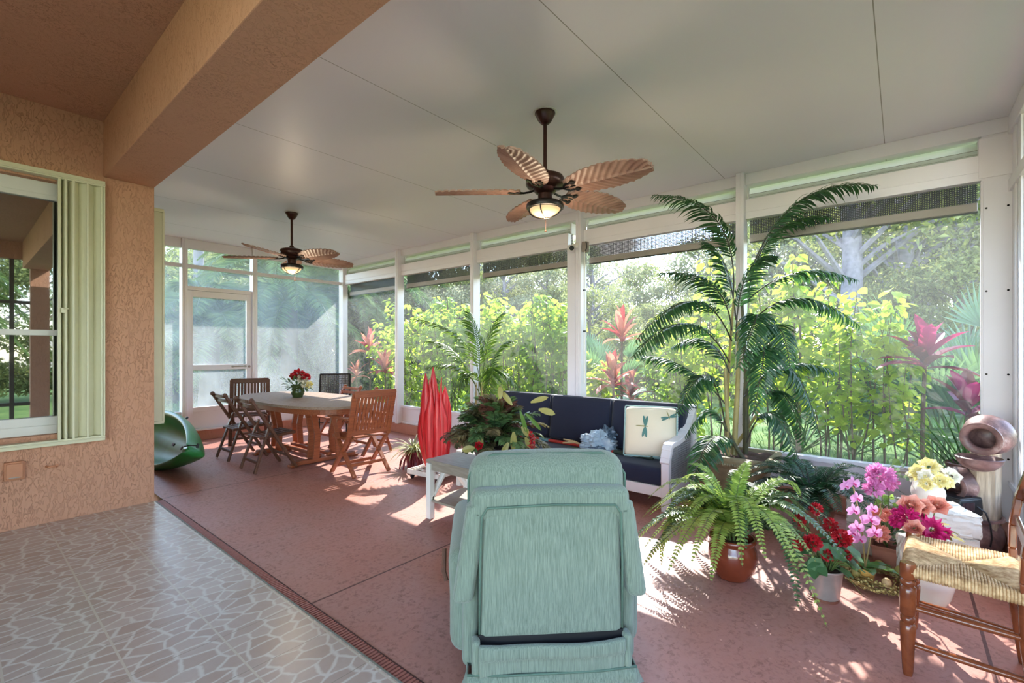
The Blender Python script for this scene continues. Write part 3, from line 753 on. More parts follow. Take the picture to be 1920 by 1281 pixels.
rc=recliner()
p=ray_d(1028,900,2.02); rc.location=(p.x,p.y,0); rc.rotation_euler=(0,0,-rad(50.2)+rad(4.5))

# ---------------------------------------------------------------- sofa
so=thing('outdoor_sofa','white-framed wicker sofa with navy cushions along the window wall','sofa',(4.5,2.675,0))
# local: +x to the wall, y along; origin mid back
L2=1.175
wp=m['white_frame']
b=B(); b.bb(-.64,-.58,-L2,L2,.12,.21); b.bb(-.02,.05,-L2,L2,.12,.24); b.bb(-.62,.03,-L2+.02,L2-.02,.16,.2); obj('seat_rail',b,wp,so,bevel=.006)
b=B(); b.bb(-.0,.06,-L2,L2,.80,.85); b.bb(.0,.05,-L2,-L2+.05,.1,.84); b.bb(.0,.05,L2-.05,L2,.1,.84); obj('back_frame',b,wp,so,bevel=.008)
def weave(b,org,ux,uz,nu,nz,du,dz,clip,r=.0045,nx=V(0,1,0)):
    for i in range(nu):
        pts=[org+ux*(i*du)+uz*(k*dz*.5)+nx*(.003*(1 if (i+k)%2 else -1)) for k in range(2*nz)]
        pts=[q for q in pts if clip(q)]
        if len(pts)>1: b.tube(pts,r,5)
    for k in range(nz):
        pts=[org+uz*(k*dz)+ux*(i*du*.5)-nx*(.003*(1 if (i//1+k)%2 else -1)) for i in range(2*nu)]
        pts=[q for q in pts if clip(q)]
        if len(pts)>1: b.tube(pts,r,5)
prof=[(-.64,.43),(-.62,.47),(-.595,.53),(-.575,.565),(-.54,.578),(-.40,.582),(-.28,.60),(-.18,.64),(-.10,.70),(-.04,.77),(0.0,.835)]
def topz(x):
    for (a,za),(c,zc) in zip(prof,prof[1:]):
        if a<=x<=c: return za+(zc-za)*(x-a)/(c-a)
    return .4
for s in (-1,1):
    yy=s*(L2-.035)
    b=B()
    for (a,za),(c,zc) in zip(prof,prof[1:]):
        b.bar((a-.004,yy,za-.02),(c+.004,yy,zc-.02),.085,.045,(0,0,1))
    b.bb(-.645,-.585,yy-.035,yy+.035,.0,.44); b.bb(-.02,.045,yy-.03,yy+.03,0,.82); b.bb(-.6,.0,yy-.025,yy+.025,.13,.19)
    obj('arm_frame',b,wp,so,bevel=.007)
    b=B(); weave(b,V(-.575,yy,.195),V(1,0,0),V(0,0,1),27,32,.0215,.02,lambda q:-.59<q.x<.0 and q.z<topz(q.x)-.03)
    obj('wicker_panel',b,m['white_wicker'],so,smooth='all')
b=B(); weave(b,V(.03,-L2+.05,.26),V(0,1,0),V(0,0,1),70,18,.0325,.031,lambda q:True,.006,V(1,0,0)); obj('wicker_back',b,m['white_wicker'],so,smooth='all')
def cush(c,d,r,k,M=None):
    def fn(p,h):
        ax=min(range(3),key=lambda i:h[i]); o=[i for i in range(3) if i!=ax]
        f=(1-(p[o[0]]/h[o[0]])**2)*(1-(p[o[1]]/h[o[1]])**2); q=p.copy(); q[ax]+= (1 if p[ax]>0 else -1)*k*max(0,f)**.7
        return q
    b=B(); b.rbox(c,d,r,4,8,fn,M); return b
for i,(a,c_) in enumerate(((-1.13,-.385),(-.375,.37),(.38,1.13))):
    M=Matrix.Rotation(rad(9),3,'Y'); 
    bc=cush((-.10,(a+c_)/2,.615),(.17,c_-a,.50),.05,.035,M); o=obj('back_cushion',bc,m['navy_fabric'],so,smooth='all')
    bc=B(); w=(c_-a)/2-.012; zz=.235
    ring=[V(-.075,-w,-zz),V(-.075,-w,zz),V(-.075,w,zz),V(-.075,w,-zz),V(-.075,-w,-zz)]
    bc.tube([M@q+V(-.10,(a+c_)/2,.615) for q in ring],.006,6); obj('welt',bc,m['navy_fabric'],o,smooth='all')
bc=cush((-.36,0,.285),(.56,2.22,.155),.04,.012); o=obj('seat_cushion',bc,m['navy_fabric'],so,smooth='all')
# dragonfly pillow (rests on the sofa)
pl=thing('throw_pillow','cream throw pillow with embroidered dragonflies and striped edge on the navy sofa','pillow',(4.18,1.80,.605),rad(20))
Mp=Matrix.Rotation(rad(20),3,'Y')
Mz=Matrix.Rotation(0,3,'Z')
bc=cush((0,0,0),(.10,.47,.47),.05,.075,Mp); obj('cover',bc,m['cream_linen'],pl,smooth='all')
def pillow_x(y,z): return -.052-.075*max(0,(1-(y/.235)**2)*(1-(z/.235)**2))**.7
def dfly(y0,z0,sc,rot):
    b=B(); cr,sr=math.cos(rot),math.sin(rot)
    def pt(a,c,lift=.0025):
        y=y0+(a*cr-c*sr)*sc; z=z0+(a*sr+c*cr)*sc; return Mp@V(pillow_x(y,z)-lift,y,z)
    def blob(a0,c0,a1,c1,w):
        n=8; vs=[];fs=[]
        for i in range(n+1):
            t=i/n; ww=w*math.sin(PI*(t*.9+.05))**.6; a=a0+(a1-a0)*t; c=c0+(c1-c0)*t; l=math.hypot(a1-a0,c1-c0); nx,ny=-(c1-c0)/l,(a1-a0)/l
            vs+=[pt(a+nx*ww,c+ny*ww),pt(a,c,.004),pt(a-nx*ww,c-ny*ww)]
        for i in range(n): k=i*3; fs+=[(k,k+1,k+4,k+3),(k+1,k+2,k+5,k+4)]
        b.add(vs,fs)
    blob(0,.0,.03,.115,.014); blob(0,.0,-.012,.115,.014); blob(0,-.005,.02,-.115,.014); blob(0,-.005,-.02,-.115,.014)
    b.mi=1; blob(.1,0,-.03,0,.006)
    return b
obj('dragonfly_motif',dfly(.04,.03,.85,rad(4)),[m['teal_embroidery'],m['khaki_thread']],pl,solid=.002)
obj('dragonfly_motif',dfly(-.165,.13,.62,rad(70)),[m['teal_embroidery'],m['khaki_thread']],pl,solid=.002)
obj('dragonfly_motif',dfly(-.175,-.17,.55,rad(80)),[m['teal_embroidery'],m['khaki_thread']],pl,solid=.002)
b=B()
for k in range(34):
    z=-.215+k*.013; b.mi=k%2; b.bb(-.046,.046,-.242,-.236,z,z+.013)
b2=B(); b2.v=[Mp@V(*q) for q in b.v]; b2.f=b.f; b2.m=b.m; obj('striped_gusset',b2,[m['blue_stripe'],m['white_ceramic']],pl)
b=B(); ring=[(-.052,-.232,-.225),(-.052,-.232,.225),(-.052,-.225,.232),(-.052,.225,.232),(-.052,.232,.225),(-.052,.232,-.225),(-.052,.225,-.232),(-.052,-.225,-.232),(-.052,-.232,-.225)]
b.tube([Mp@V(*q) for q in ring],.006,6); b.tube([Mp@V(-q[0],q[1],q[2]) for q in ring],.006,6); obj('piping',b,m['pillow_piping'],pl,smooth='all')
# plastic bag on the seat
pg=thing('plastic_bag','crumpled pale blue plastic bag lying on the navy seat cushion','bag',(4.08,2.30,.375),rad(30))
import mathutils.noise as NZ
def crumple(c,r,sc,seed,name,mat,n=44,mm=30,amp=.30):
    rr=random.Random(seed); dirs=[(V(rr.gauss(0,1),rr.gauss(0,1),rr.gauss(0,.8)).normalized(),rr.uniform(-1,1)) for _ in range(26)]
    vs=[];fs=[]
    for i in range(mm+1):
        for k in range(n):
            a=2*PI*k/n; t=PI*i/mm; d=V(math.sin(t)*math.cos(a),math.sin(t)*math.sin(a),math.cos(t))
            o3=V(seed*1.7,seed*.9,seed*.3); n1=NZ.noise(d*1.6+o3); n2=abs(NZ.noise(d*3.4+o3)); n3=abs(NZ.noise(d*7.5-o3))
            f=1+amp*(n1*.6-.75*n2-.35*n3+.18)
            p=V(d.x*sc[0],d.y*sc[1],d.z*sc[2])*r*max(.35,f); p.z=max(p.z,-r*sc[2]*.62)
            vs.append(V(*c)+p)
    for i in range(mm):
        for k in range(n): a=i*n+k; c2=i*n+(k+1)%n; fs.append((a,c2,c2+n,a+n))
    b=B(); b.add(vs,fs); return obj(name,b,mat,pg,smooth=True,ang=50)
crumple((0,0,.085),.14,(.85,1.3,.75),5,'body',m['blue_bag_film'],amp=.75)
crumple((.04,-.1,.155),.09,(.7,.9,.9),11,'gathered_top',m['dark_bag_film'],amp=.9)
crumple((-.11,.02,.03),.075,(.7,1.25,.5),23,'loose_flap',m['dark_bag_film'],amp=.8)
# folded pole on the seat
po=thing('garden_pole','long red pole with dark green grip lying across the sofa seat','pole',(4.20,2.45,.389))
a0,a1=V(-.02,.95,.005),V(-.13,-.72,.005)
b=B(); b.tube([a0,a0.lerp(a1,.76)],.0165,10); obj('shaft',b,m['red_pole'],po,smooth=True)
b=B(); b.tube([a0.lerp(a1,.76),a1],.019,10); obj('grip',b,m['dark_green_grip'],po,smooth=True)
b=B(); b.tube([a0.lerp(a1,.20),a0.lerp(a1,.28)],.018,10); obj('blue_band',b,m['blue_edge'],po,smooth=True)
tw=thing('wooden_twig','short pale forked stick on the sofa seat beside the bag','stick',(4.13,2.62,.41))
b=B(); b.tube([(0,-.12,-.02),(0,-.02,.012),(.01,.12,.02)],[.016,.014,.008],8); b.tube([(0,-.03,.01),(-.04,.03,.005),(-.07,.08,.0)],[.012,.01,.006],8); obj('fork',b,m['tan_twig'],tw,smooth=True)
lf=thing('fallen_leaf','small green leaf lying on the sofa seat near the pole','leaf',(4.0,2.55,.384))
b=B(); b.leaf((0,.06,0),(.1,-1,.06),(0,0,1),.13,.035,.1,.0,5); obj('leaf_blade',b,m['areca_leaf'],lf)

# ---------------------------------------------------------------- coffee table and side table
def farm_table(e,lx,ly,h,shelf,topm):
    w=.05
    for sx in (0,1):
        for sy in (0,1):
            b=B(); x=(lx-w)*sx; y=-(ly-w)*sy; b.bb(x,x+w,y-w,y,0,h-.03); obj('leg',b,m['white_paint'],e,bevel=.004)
    b=B(); b.bb(.0,lx,-ly,0,h-.022,h); obj('tabletop',b,topm,e,bevel=.003)
    b=B(); b.bb(.012,.03,-ly+w,-w,h-.085,h-.022); b.bb(lx-.03,lx-.012,-ly+w,-w,h-.085,h-.022); b.bb(w,lx-w,-.032,-.012,h-.085,h-.022); b.bb(w,lx-w,-ly+.012,-ly+.032,h-.085,h-.022); obj('apron',b,topm,e,bevel=.003)
    if shelf:
        b=B(); b.bb(.015,lx-.015,-ly+.02,-.02,shelf-.02,shelf); obj('shelf',b,topm,e,bevel=.003)
        for y in (-.025,-ly+.025):
            b=B(); b.bar((.03,y,shelf),(lx*.5,y,h-.06),.022,.05,(0,1,0)); b.bar((lx-.03,y,shelf),(lx*.5,y,h-.06),.022,.05,(0,1,0)); obj('brace',b,m['white_paint'],e,bevel=.003)
ct=thing('coffee_table','white-legged coffee table with grey-brown wood top behind the recliner','table',(2.485,2.985,0))
farm_table(ct,.47,1.15,.483,.16,m['table_top_wood'])
st=thing('side_table','low white side table mostly hidden behind the leafy centrepiece','table',(3.28,3.47,0))
farm_table(st,.40,.45,.36,0,m['white_paint'])

# ---------------------------------------------------------------- dining table
dt=thing('dining_table','large oval slatted teak dining table at the end of the lanai','table',(2.96,5.98,0))
def oval(hx,hy,n=64,e=2.6):
    return [(hx*math.copysign(abs(math.cos(2*PI*i/n))**(2/e),math.cos(2*PI*i/n)),hy*math.copysign(abs(math.sin(2*PI*i/n))**(2/e),math.sin(2*PI*i/n))) for i in range(n)]
b=B()
# slats along the length clipped to the oval
sw=.063; hx,hy=.575,1.24
x=-hx
def yl(x): 
    a=min(1,abs(x)/hx); return hy*(1-a**2.6)**(1/2.6)
while x<hx-.005:
    x0,x1=x+.002,min(x+sw,hx)-.002
    ns=6; up=[];dn=[]
    for i in range(ns+1):
        xx=x0+(x1-x0)*i/ns; l=max(.02,yl(xx)-.02); up.append((xx,l)); dn.append((xx,-l))
    b.prism(dn+up[::-1],.716,.742); x+=sw
obj('tabletop',b,m['teak_top'],dt)
b=B(); O=oval(hx,hy); I=oval(hx-.055,hy-.055); n=len(O)
vs=[(x,y,z) for z in (.712,.7425) for (x,y) in O]+[(x,y,z) for z in (.712,.7425) for (x,y) in I]
fs=[]
for i in range(n):
    j=(i+1)%n; fs+=[(i,j,n+j,n+i),(2*n+j,2*n+i,3*n+i,3*n+j),(n+i,n+j,3*n+j,3*n+i),(j,i,2*n+i,2*n+j)]
b.add(vs,fs); obj('top_rim',b,m['teak_top'],dt)
b=B(); O=oval(hx-.05,hy-.07); I=oval(hx-.075,hy-.095)
vs=[(x,y,z) for z in (.645,.714) for (x,y) in O]+[(x,y,z) for z in (.645,.714) for (x,y) in I]
b.add(vs,fs); obj('apron',b,m['teak_light'],dt)
for sy in (-1,1):
    yc=sy*.50
    for (dx,dy) in ((-.13,.07),(.13,.07),(-.13,-.07),(.13,-.07)):
        b=B(); b.bar((dx*1.15,yc+dy,.06),(dx,yc+dy,.36),.075,.032,(0,1,0)); b.bar((dx,yc+dy,.35),(dx*1.5,yc+dy,.70),.07,.032,(0,1,0)); obj('leg',b,m['teak_light'],dt,bevel=.004)
    b=B(); b.bar((-.40,yc,.035),(.40,yc,.035),.09,.05); b.bb(-.44,-.34,yc-.05,yc+.05,0,.03); b.bb(.34,.44,yc-.05,yc+.05,0,.03); obj('foot_beam',b,m['teak_light'],dt,bevel=.012)
    b=B(); b.bb(-.45,.45,yc-.03,yc+.03,.66,.71); obj('top_bearer',b,m['teak_light'],dt,bevel=.004)
for s in (-1,1):
    b=B(); b.bb(s*.065-.025,s*.065+.025,-.5,.5,.06,.10); obj('stretcher',b,m['teak_light'],dt,bevel=.004)
b=B(); b.bb(-.02,.02,-.5,.5,.62,.66); obj('centre_beam',b,m['teak_light'],dt,bevel=.004)

# folding chairs; local +x is the front, origin mid floor
def folding_chair(label,wm):
    e=thing('folding_chair',label,'chair',(0,0,0),0,'wooden folding chairs at the dining table')
    W=.21; 
    for s in (-1,1):
        b=B(); b.bar((-.265,s*W,.835),(.235,s*W,.0),.026,.055,(0,1,0)) if False else b.bar((-.255,s*W,.82),(.235,s*W,.012),.03,.05,(0,1,0)); b.lathe([(.026,-.015),(.026,.015)],(-.257,s*W,.822),14,Matrix.Rotation(PI/2,3,'X')); obj('back_post',b,wm,e,bevel=.005)
        b=B(); b.bar((-.03,s*(W-.045),.56),(-.215,s*(W-.02),.012),.024,.04,(0,1,0)); obj('rear_leg',b,wm,e,bevel=.004)
    b=B()
    for k,(x,z) in enumerate(((-.215,.80),(-.185,.745))):
        pts=[(x-.02*math.cos(PI*t/2)-.012,W*t,z) for t in [-1+.2*i for i in range(11)]]
        for p0,p1 in zip(pts,pts[1:]): b.bar(p0,p1,.016,.04)
    obj('back_slats',b,wm,e,bevel=.003)
    b=B(); b.bar((-.178,-W+.03,.125),(-.178,W-.03,.125),.018,.03); obj('stretcher',b,wm,e,bevel=.003)
    b=B(); b.bar((.15,-W,.16),(.15,W,.16),.018,.03); obj('stretcher',b,wm,e,bevel=.003)
    b=B()
    for i in range(8):
        x=-.13+i*.049; zz=.405+.0*i+.02*abs(i-3.5)/3.5*0; b.bar((x,-W+.035,.395+.004*i),(x,W-.035,.395+.004*i),.042,.014)
    b.bar((-.15,-W+.05,.385),(.25,-W+.05,.41),.022,.03); b.bar((-.15,W-.05,.385),(.25,W-.05,.41),.022,.03); obj('seat',b,wm,e,bevel=.003)
    b=B()
    for s in (-1,1):
        for (x,z) in ((-.09,.545),(-.005,.405)): b.lathe([(.008,-.02),(.008,.02)],(x,s*W,z),10,Matrix.Rotation(PI/2,3,'X'))
    obj('bolt',b,m['black_metal'],e)
    return e
fc=folding_chair('dark wooden folding chair beside the table, its seat edge lit orange, closer to the drain',m['teak_dark']); fc.location=(2.345,5.635,0)
dup(fc,(2.375,6.485,0),0,'dark wooden folding chair beside the table, the one nearer the screen door')
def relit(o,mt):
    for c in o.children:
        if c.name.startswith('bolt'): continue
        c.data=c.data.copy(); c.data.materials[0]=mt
f3=dup(fc,(3.60,5.50,0),PI,'folding wooden chair on the window side of the table, behind the slatted armchair'); relit(f3,m['teak_light'])  # same chair; light on the window side is put into a lighter wood tone
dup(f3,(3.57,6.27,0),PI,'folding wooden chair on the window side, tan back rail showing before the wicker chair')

# slatted armchair; local +y is its front
def slat_armchair(label,wm):
    e=thing('slatted_armchair',label,'chair',(0,0,0),0,'slatted teak armchairs at the ends of the dining table')
    W=.24
    for s in (-1,1):
        b=B(); b.bar((s*W,-.26,.915),(s*W,-.13,.42),.026,.055,(1,0,0)); b.bar((s*W,-.135,.44),(s*W,.235,.012),.026,.05,(1,0,0)); obj('back_post',b,wm,e,bevel=.005)
        b=B(); b.bar((s*(W-.03),.20,.44),(s*(W-.03),-.20,.012),.024,.045,(1,0,0)); obj('cross_leg',b,wm,e,bevel=.004)
        b=B(); b.bb(s*(W+.012)-.03,s*(W+.012)+.03,-.19,.26,.625,.65); obj('armrest',b,wm,e,bevel=.006)
        b=B(); b.bar((s*(W+.005),.20,.63),(s*(W+.005),.07,.40),.022,.04,(1,0,0)); obj('arm_support',b,wm,e,bevel=.004)
    b=B(); b.bar((-W-.013,-.262,.90),(W+.013,-.262,.90),.028,.075); obj('top_rail',b,wm,e,bevel=.004)
    b=B(); b.bar((-W,-.145,.475),(W,-.145,.475),.026,.05); obj('bottom_rail',b,wm,e,bevel=.004)
    for i in range(10):
        x=-W+.048+i*(2*W-.096)/9; b=B(); b.bar((x,-.255,.87),(x,-.15,.49),.012,.03,(1,0,0)); obj('back_slat',b,wm,e,bevel=.002)
    b=B()
    for i in range(9):
        y=-.15+i*.05; b.bar((-W+.035,y,.425-.01*math.sin(i/8*PI)),(W-.035,y,.425-.01*math.sin(i/8*PI)),.036,.014)
    b.bb(-W+.02,-W+.045,-.16,.27,.39,.42); b.bb(W-.045,W-.02,-.16,.27,.39,.42); obj('seat',b,wm,e,bevel=.003)
    b=B(); b.bar((-W+.03,-.10,.125),(W-.03,-.10,.125),.022,.034); obj('stretcher',b,wm,e,bevel=.003)
    b=B(); b.bar((-W+.03,.17,.10),(W-.03,.17,.10),.022,.034); obj('stretcher',b,wm,e,bevel=.003)
    return e
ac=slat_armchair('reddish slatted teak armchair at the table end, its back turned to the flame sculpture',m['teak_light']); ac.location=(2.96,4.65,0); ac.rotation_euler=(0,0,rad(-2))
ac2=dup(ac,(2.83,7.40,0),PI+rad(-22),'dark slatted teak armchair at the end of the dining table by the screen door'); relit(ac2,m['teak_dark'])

# wicker chair in the corner; local -y front
wc=thing('wicker_chair','dark woven wicker chair with black metal frame in the far corner by the windows','chair',(4.08,7.30,0),rad(-38))
b=B(); fr=m['black_metal']
for s in (-1,1): b.tube([(s*.245,.30,.95),(s*.25,.22,.46),(s*.25,.26,.0)],.012,8); 
b.tube([(-.245,.30,.95),(.245,.30,.95)],.012,8); obj('back_frame',b,fr,wc,smooth=True)
b=B()
for i in range(26):
    x=-.23+i*.0184; b.tube([(x,.295+.004*(1 if (i+k)%2 else -1)-k*.0062,.94-k*.037) for k in range(13)],.006,5)
for k in range(25):
    z=.93-k*.0185; y=.293-k*.0031; b.tube([(-.235+j*.0184,y-.004*(1 if (j+k)%2 else -1),z) for j in range(27)],.0055,5)
obj('woven_back',b,m['dark_wicker'],wc,smooth='all')
for s in (-1,1):
    b=B(); b.tube([(s*.25,.24,.64),(s*.27,.0,.65),(s*.265,-.22,.62),(s*.255,-.26,.45),(s*.255,-.26,0)],.011,8); obj('arm_leg',b,fr,wc,smooth=True)
b=B(); b.bb(-.25,.25,-.26,.24,.40,.43); obj('seat_pan',b,m['dark_wicker'],wc,bevel=.01)
b=cush((0,-.01,.46),(.48,.48,.07),.03,.012); obj('seat_cushion',b,m['cream_linen'],wc,smooth='all')
b=B()
for s in (-1,1): b.tube([(s*.25,.25,.16),(s*.255,-.26,.16)],.008,6)
b.tube([(-.25,0,.16),(.25,0,.16)],.008,6); obj('stretcher',b,fr,wc,smooth=True)

# ---------------------------------------------------------------- rush-seat chair
ru=thing('rush_seat_chair','turned brown wooden chair with a woven rush seat at the edge of the view','chair',(2.60,-.02,0),rad(-3))
# local: x across (0..0.45), -y towards the back, front legs at y=0
wm=m['rush_chair_wood']
def turned(b,x,y,h):
    b.lathe([(.0,0),(.016,0),(.019,.02),(.024,.12),(.0275,.19),(.0275,.215),(.02,.222),(.026,.232),(.026,.246),(.019,.252),(.0285,.262),(.0285,.35),(.0285,.372),(.02,.379),(.027,.389),(.027,.4),(.02,.406),(.0285,.416),(.0285,h-.012),(.026,h),(0,h)],(x,y,0),18)
for x in (.0,.45):
    b=B(); turned(b,x,0,.476); obj('front_leg',b,wm,ru,smooth=True,ang=55)
for x in (.02,.43):
    b=B(); b.tube([(x,-.37,0),(x,-.345,.25),(x,-.34,.45)],[.017,.022,.022],12)
    pts=[(x,-.34,.42),(x+(.008 if x>.2 else -.008),-.335,.50),(x+(.02 if x>.2 else -.02),-.338,.60),(x+(.024 if x>.2 else -.024),-.355,.72),(x+(.012 if x>.2 else -.012),-.385,.84),(x,-.42,.96)]
    for p0,p1 in zip(pts,pts[1:]): b.bar(p0,p1,.048,.026,(0,1,0))
    obj('back_post',b,wm,ru,smooth=True,bevel=.005)
b=B()
for z in (.62,.74,.86): b.bar((.01,-.345-(z-.6)*.2,z),(.44,-.345-(z-.6)*.2,z),.016,.06)
obj('back_slat',b,wm,ru,bevel=.006)
b=B()
for (x,z) in ((0,.29),(0,.135),(.45,.29),(.45,.135)):
    xb=.02 if x<.2 else .43; b.tube([(x,0,z),((x+xb)/2,-.2,z-.004),(xb,-.36,z-.008)],[.011,.0145,.011],10)
for z in (.21,.33): b.tube([(0,0,z),(.225,0,z),(.45,0,z)],[.011,.0145,.011],10)
b.tube([(.02,-.36,.25),(.43,-.36,.25)],.012,10); obj('rung',b,wm,ru,smooth=True)
# rush seat: four sets of strands meeting on the diagonals
b=B(); X0,X1,Y0,Y1=-.012,.462,-.355,.012; cx,cy=.225,-.171
N=38
for side in range(4):
    for i in range(N):
        t=(i+.5)/N
        if side==0: A=V(X0+(X1-X0)*t,Y1,.445); nin=V(0,-1,0); dist=(cy-Y1)*-1*min(1,2*min(t,1-t))
        if side==1: A=V(X0+(X1-X0)*t,Y0,.445); nin=V(0,1,0); dist=(cy-Y0)*min(1,2*min(t,1-t))
        if side==2: A=V(X0,Y0+(Y1-Y0)*t,.445); nin=V(1,0,0); dist=(cx-X0)*min(1,2*min(t,1-t))
        if side==3: A=V(X1,Y0+(Y1-Y0)*t,.445); nin=V(-1,0,0); dist=(X1-cx)*min(1,2*min(t,1-t))
        r=(.0064 if side<2 else .0054)
        z0=.448; 
        b.tube([A+nin*.02+V(0,0,-.026),A+V(0,0,-.022),A-nin*.009+V(0,0,-.004),A+V(0,0,.012),A+nin*.02+V(0,0,.017),A+nin*(.02+dist*.5)+V(0,0,.010),A+nin*(.012+dist)+V(0,0,.004)],r,6)
b.bb(X0+.03,X1-.03,Y0+.03,Y1-.03,.425,.452)
obj('rush_seat',b,m['rush_cord'],ru,smooth='all')

# ---------------------------------------------------------------- kayak
def kayak():
    e=thing('kayak','green plastic kayak leaning on its side behind the house corner','kayak',(0,0,0))
    L=3.0; n=48; secs=[]
    for i in range(n+1):
        t=i/n; w=.37*max(0.0,math.sin(PI*(.02+t*.96)))**.85
        w=max(w,.028); sheer=.13*abs(2*t-1)**2.2; d=.27*(math.sin(PI*(.03+t*.94))**.45); y=t*L
        rec=.19*max(0,min(1,(t-.06)/.16))*max(0,min(1,(.95-t)/.09))
        g=sheer
        sec=[(-w,g),(-w*.93,g+.03),(-w*.80,g+.028),(-w*.62,g-rec*.7),(-w*.3,g-rec),(0,g-rec+.02),(w*.3,g-rec),(w*.62,g-rec*.7),(w*.80,g+.028),(w*.93,g+.03),(w,g),(w*.96,g-d*.35),(w*.78,g*.6-d*.75),(w*.42,g*.35-d*.98),(0,g*.3-d),(-w*.42,g*.35-d*.98),(-w*.78,g*.6-d*.75),(-w*.96,g-d*.35)]
        secs.append([(x,y,z) for x,z in sec])
    b=B(); k=len(secs[0]); vs=[q for s in secs for q in s]; fs=[]
    for i in range(n):
        for j in range(k): a=i*k+j; c=i*k+(j+1)%k; fs.append((a,c,c+k,a+k))
    fs.append(tuple(range(k-1,-1,-1))); fs.append(tuple(n*k+j for j in range(k)))
    b.add(vs,fs); obj('hull',b,m['kayak_green'],e,smooth='all',sub=1)
    b=B(); b.lathe([(0,0),(.02,0),(.022,.006),(0,.008)],(0,.105,.142),12); obj('bow_socket',b,m['black_plastic'],e)
    b=B(); b.tube([(.02,.03,.16),(.05,-.03,.14),(.07,-.05,.08)],.007,6); b.tube([(.05,-.055,.075),(.09,-.045,.085)],.013,8); obj('grab_handle',b,m['black_plastic'],e,smooth=True)
    b=B(); b.bb(-.01,.02,.55,.6,.06,.075); b.lathe([(0,0),(.016,0),(.016,.02),(0,.02)],(.31,.5,.115),8); obj('fitting',b,m['black_plastic'],e)
    return e
ky=kayak()
ky.rotation_euler=Euler((0,rad(-60),rad(2.5)),'XYZ'); ky.location=(1.66,5.62,.285)
# ---------------------------------------------------------------- plant helpers
def bez(p0,p1,p2,n):
    # quadratic through p1 at the middle
    c=p1*2-(p0+p2)*.5
    return [p0*(1-t)**2+c*2*t*(1-t)+p2*t*t for t in [i/n for i in range(n+1)]]
def frond(pts,n,ll,lw,rmat,lmat,parent,name='frond',start=.18,droop=.5,fwd=.55,rr=(.008,.002),seg=3,up=V(0,0,1),rnd=.12,fold=.15,prof=None):
    """feather leaf along a curve; one part with the rachis in material slot 2"""
    b=B(); N=len(pts)-1
    b.mi=1; b.tube(pts,[rr[0]+(rr[1]-rr[0])*i/N for i in range(N+1)],5,cap=False); b.mi=0
    for i in range(n):
        t=start+(1-start)*(i+.5)/n; f=t*N; k=min(int(f),N-1); q=pts[k].lerp(pts[k+1],f-k)
        tg=(pts[min(k+1,N)]-pts[k]).normalized(); sd=tg.cross(up)
        if sd.length<.05: sd=tg.orthogonal()
        sd.normalize(); nn=sd.cross(tg)
        pl=(prof(t) if prof else math.sin(PI*min(1,(.12+.86*((t-start)/(1-start)))))**.55)
        for s in (-1,1):
            d=(tg*(fwd+.5*((t-start)/(1-start))**2)+sd*s+nn*.12+V(R.uniform(-rnd,rnd),R.uniform(-rnd,rnd),R.uniform(-rnd,rnd)))
            b.leaf(q,d,nn,ll*pl*R.uniform(.88,1.1),lw*(.6+.4*pl),fold,droop*R.uniform(.7,1.3),seg)
    return obj(name,b,[lmat,rmat],parent)
def petals(b,c,d,r,n,l,w,layers=1,open_=.6,bend=.25,seg=2):
    d=d.normalized(); u=d.orthogonal().normalized(); v=d.cross(u)
    for k in range(layers):
        for i in range(n):
            a=2*PI*(i+.5*k)/n+R.uniform(-.15,.15); rd=u*math.cos(a)+v*math.sin(a); op=open_*(1-k*.8/max(1,layers))
            b.leaf(c+rd*r*.2,rd*op+d*(1-op*.6),d,l*(1-.15*k)*R.uniform(.9,1.1),w*R.uniform(.9,1.1),.2,bend,seg)
def pompom(b,c,r,n,l=None,w=None):
    for i in range(n):
        d=V(R.gauss(0,1),R.gauss(0,1),R.gauss(.25,1)).normalized(); u=V(R.gauss(0,1),R.gauss(0,1),R.gauss(0,1))
        b.leaf(c+d*r*.55,d*.75+u.normalized()*.55,u,(l or r*.75),(w or r*.6),.3,.2,2)
def ovleaf(b,p,d,l,w,up=V(0,0,1),bend=.15,fold=.12): b.leaf(p,d,up,l,w,fold,bend,5)
def roundleaf(b,c,nrm,r,n=10,cup=.15):
    nrm=V(*nrm).normalized(); u=nrm.orthogonal().normalized(); v=nrm.cross(u); a0=R.uniform(0,6.28)
    vs=[c]; 
    for i in range(n):
        a=a0+2*PI*(i+.5)/n; rr=r*(1+.06*math.cos(5*a)); rr*= .55 if i==0 else 1
        vs.append(c+(u*math.cos(a)+v*math.sin(a))*rr+nrm*r*cup*(1+.3*math.cos(i*2.2)))
    b.add(vs,[(0,i+1,(i+1)%n+1) for i in range(n)])
def soil_disc(e,r,z,c=(0,0)):
    b=B(); b.lathe([(0,z+.012),(r*.6,z+.008),(r,z)],(c[0],c[1],0),16); obj('soil',b,m['soil'],e,smooth=True)
RV=V(.640,-.768,0); FV=V(.768,.640,0)

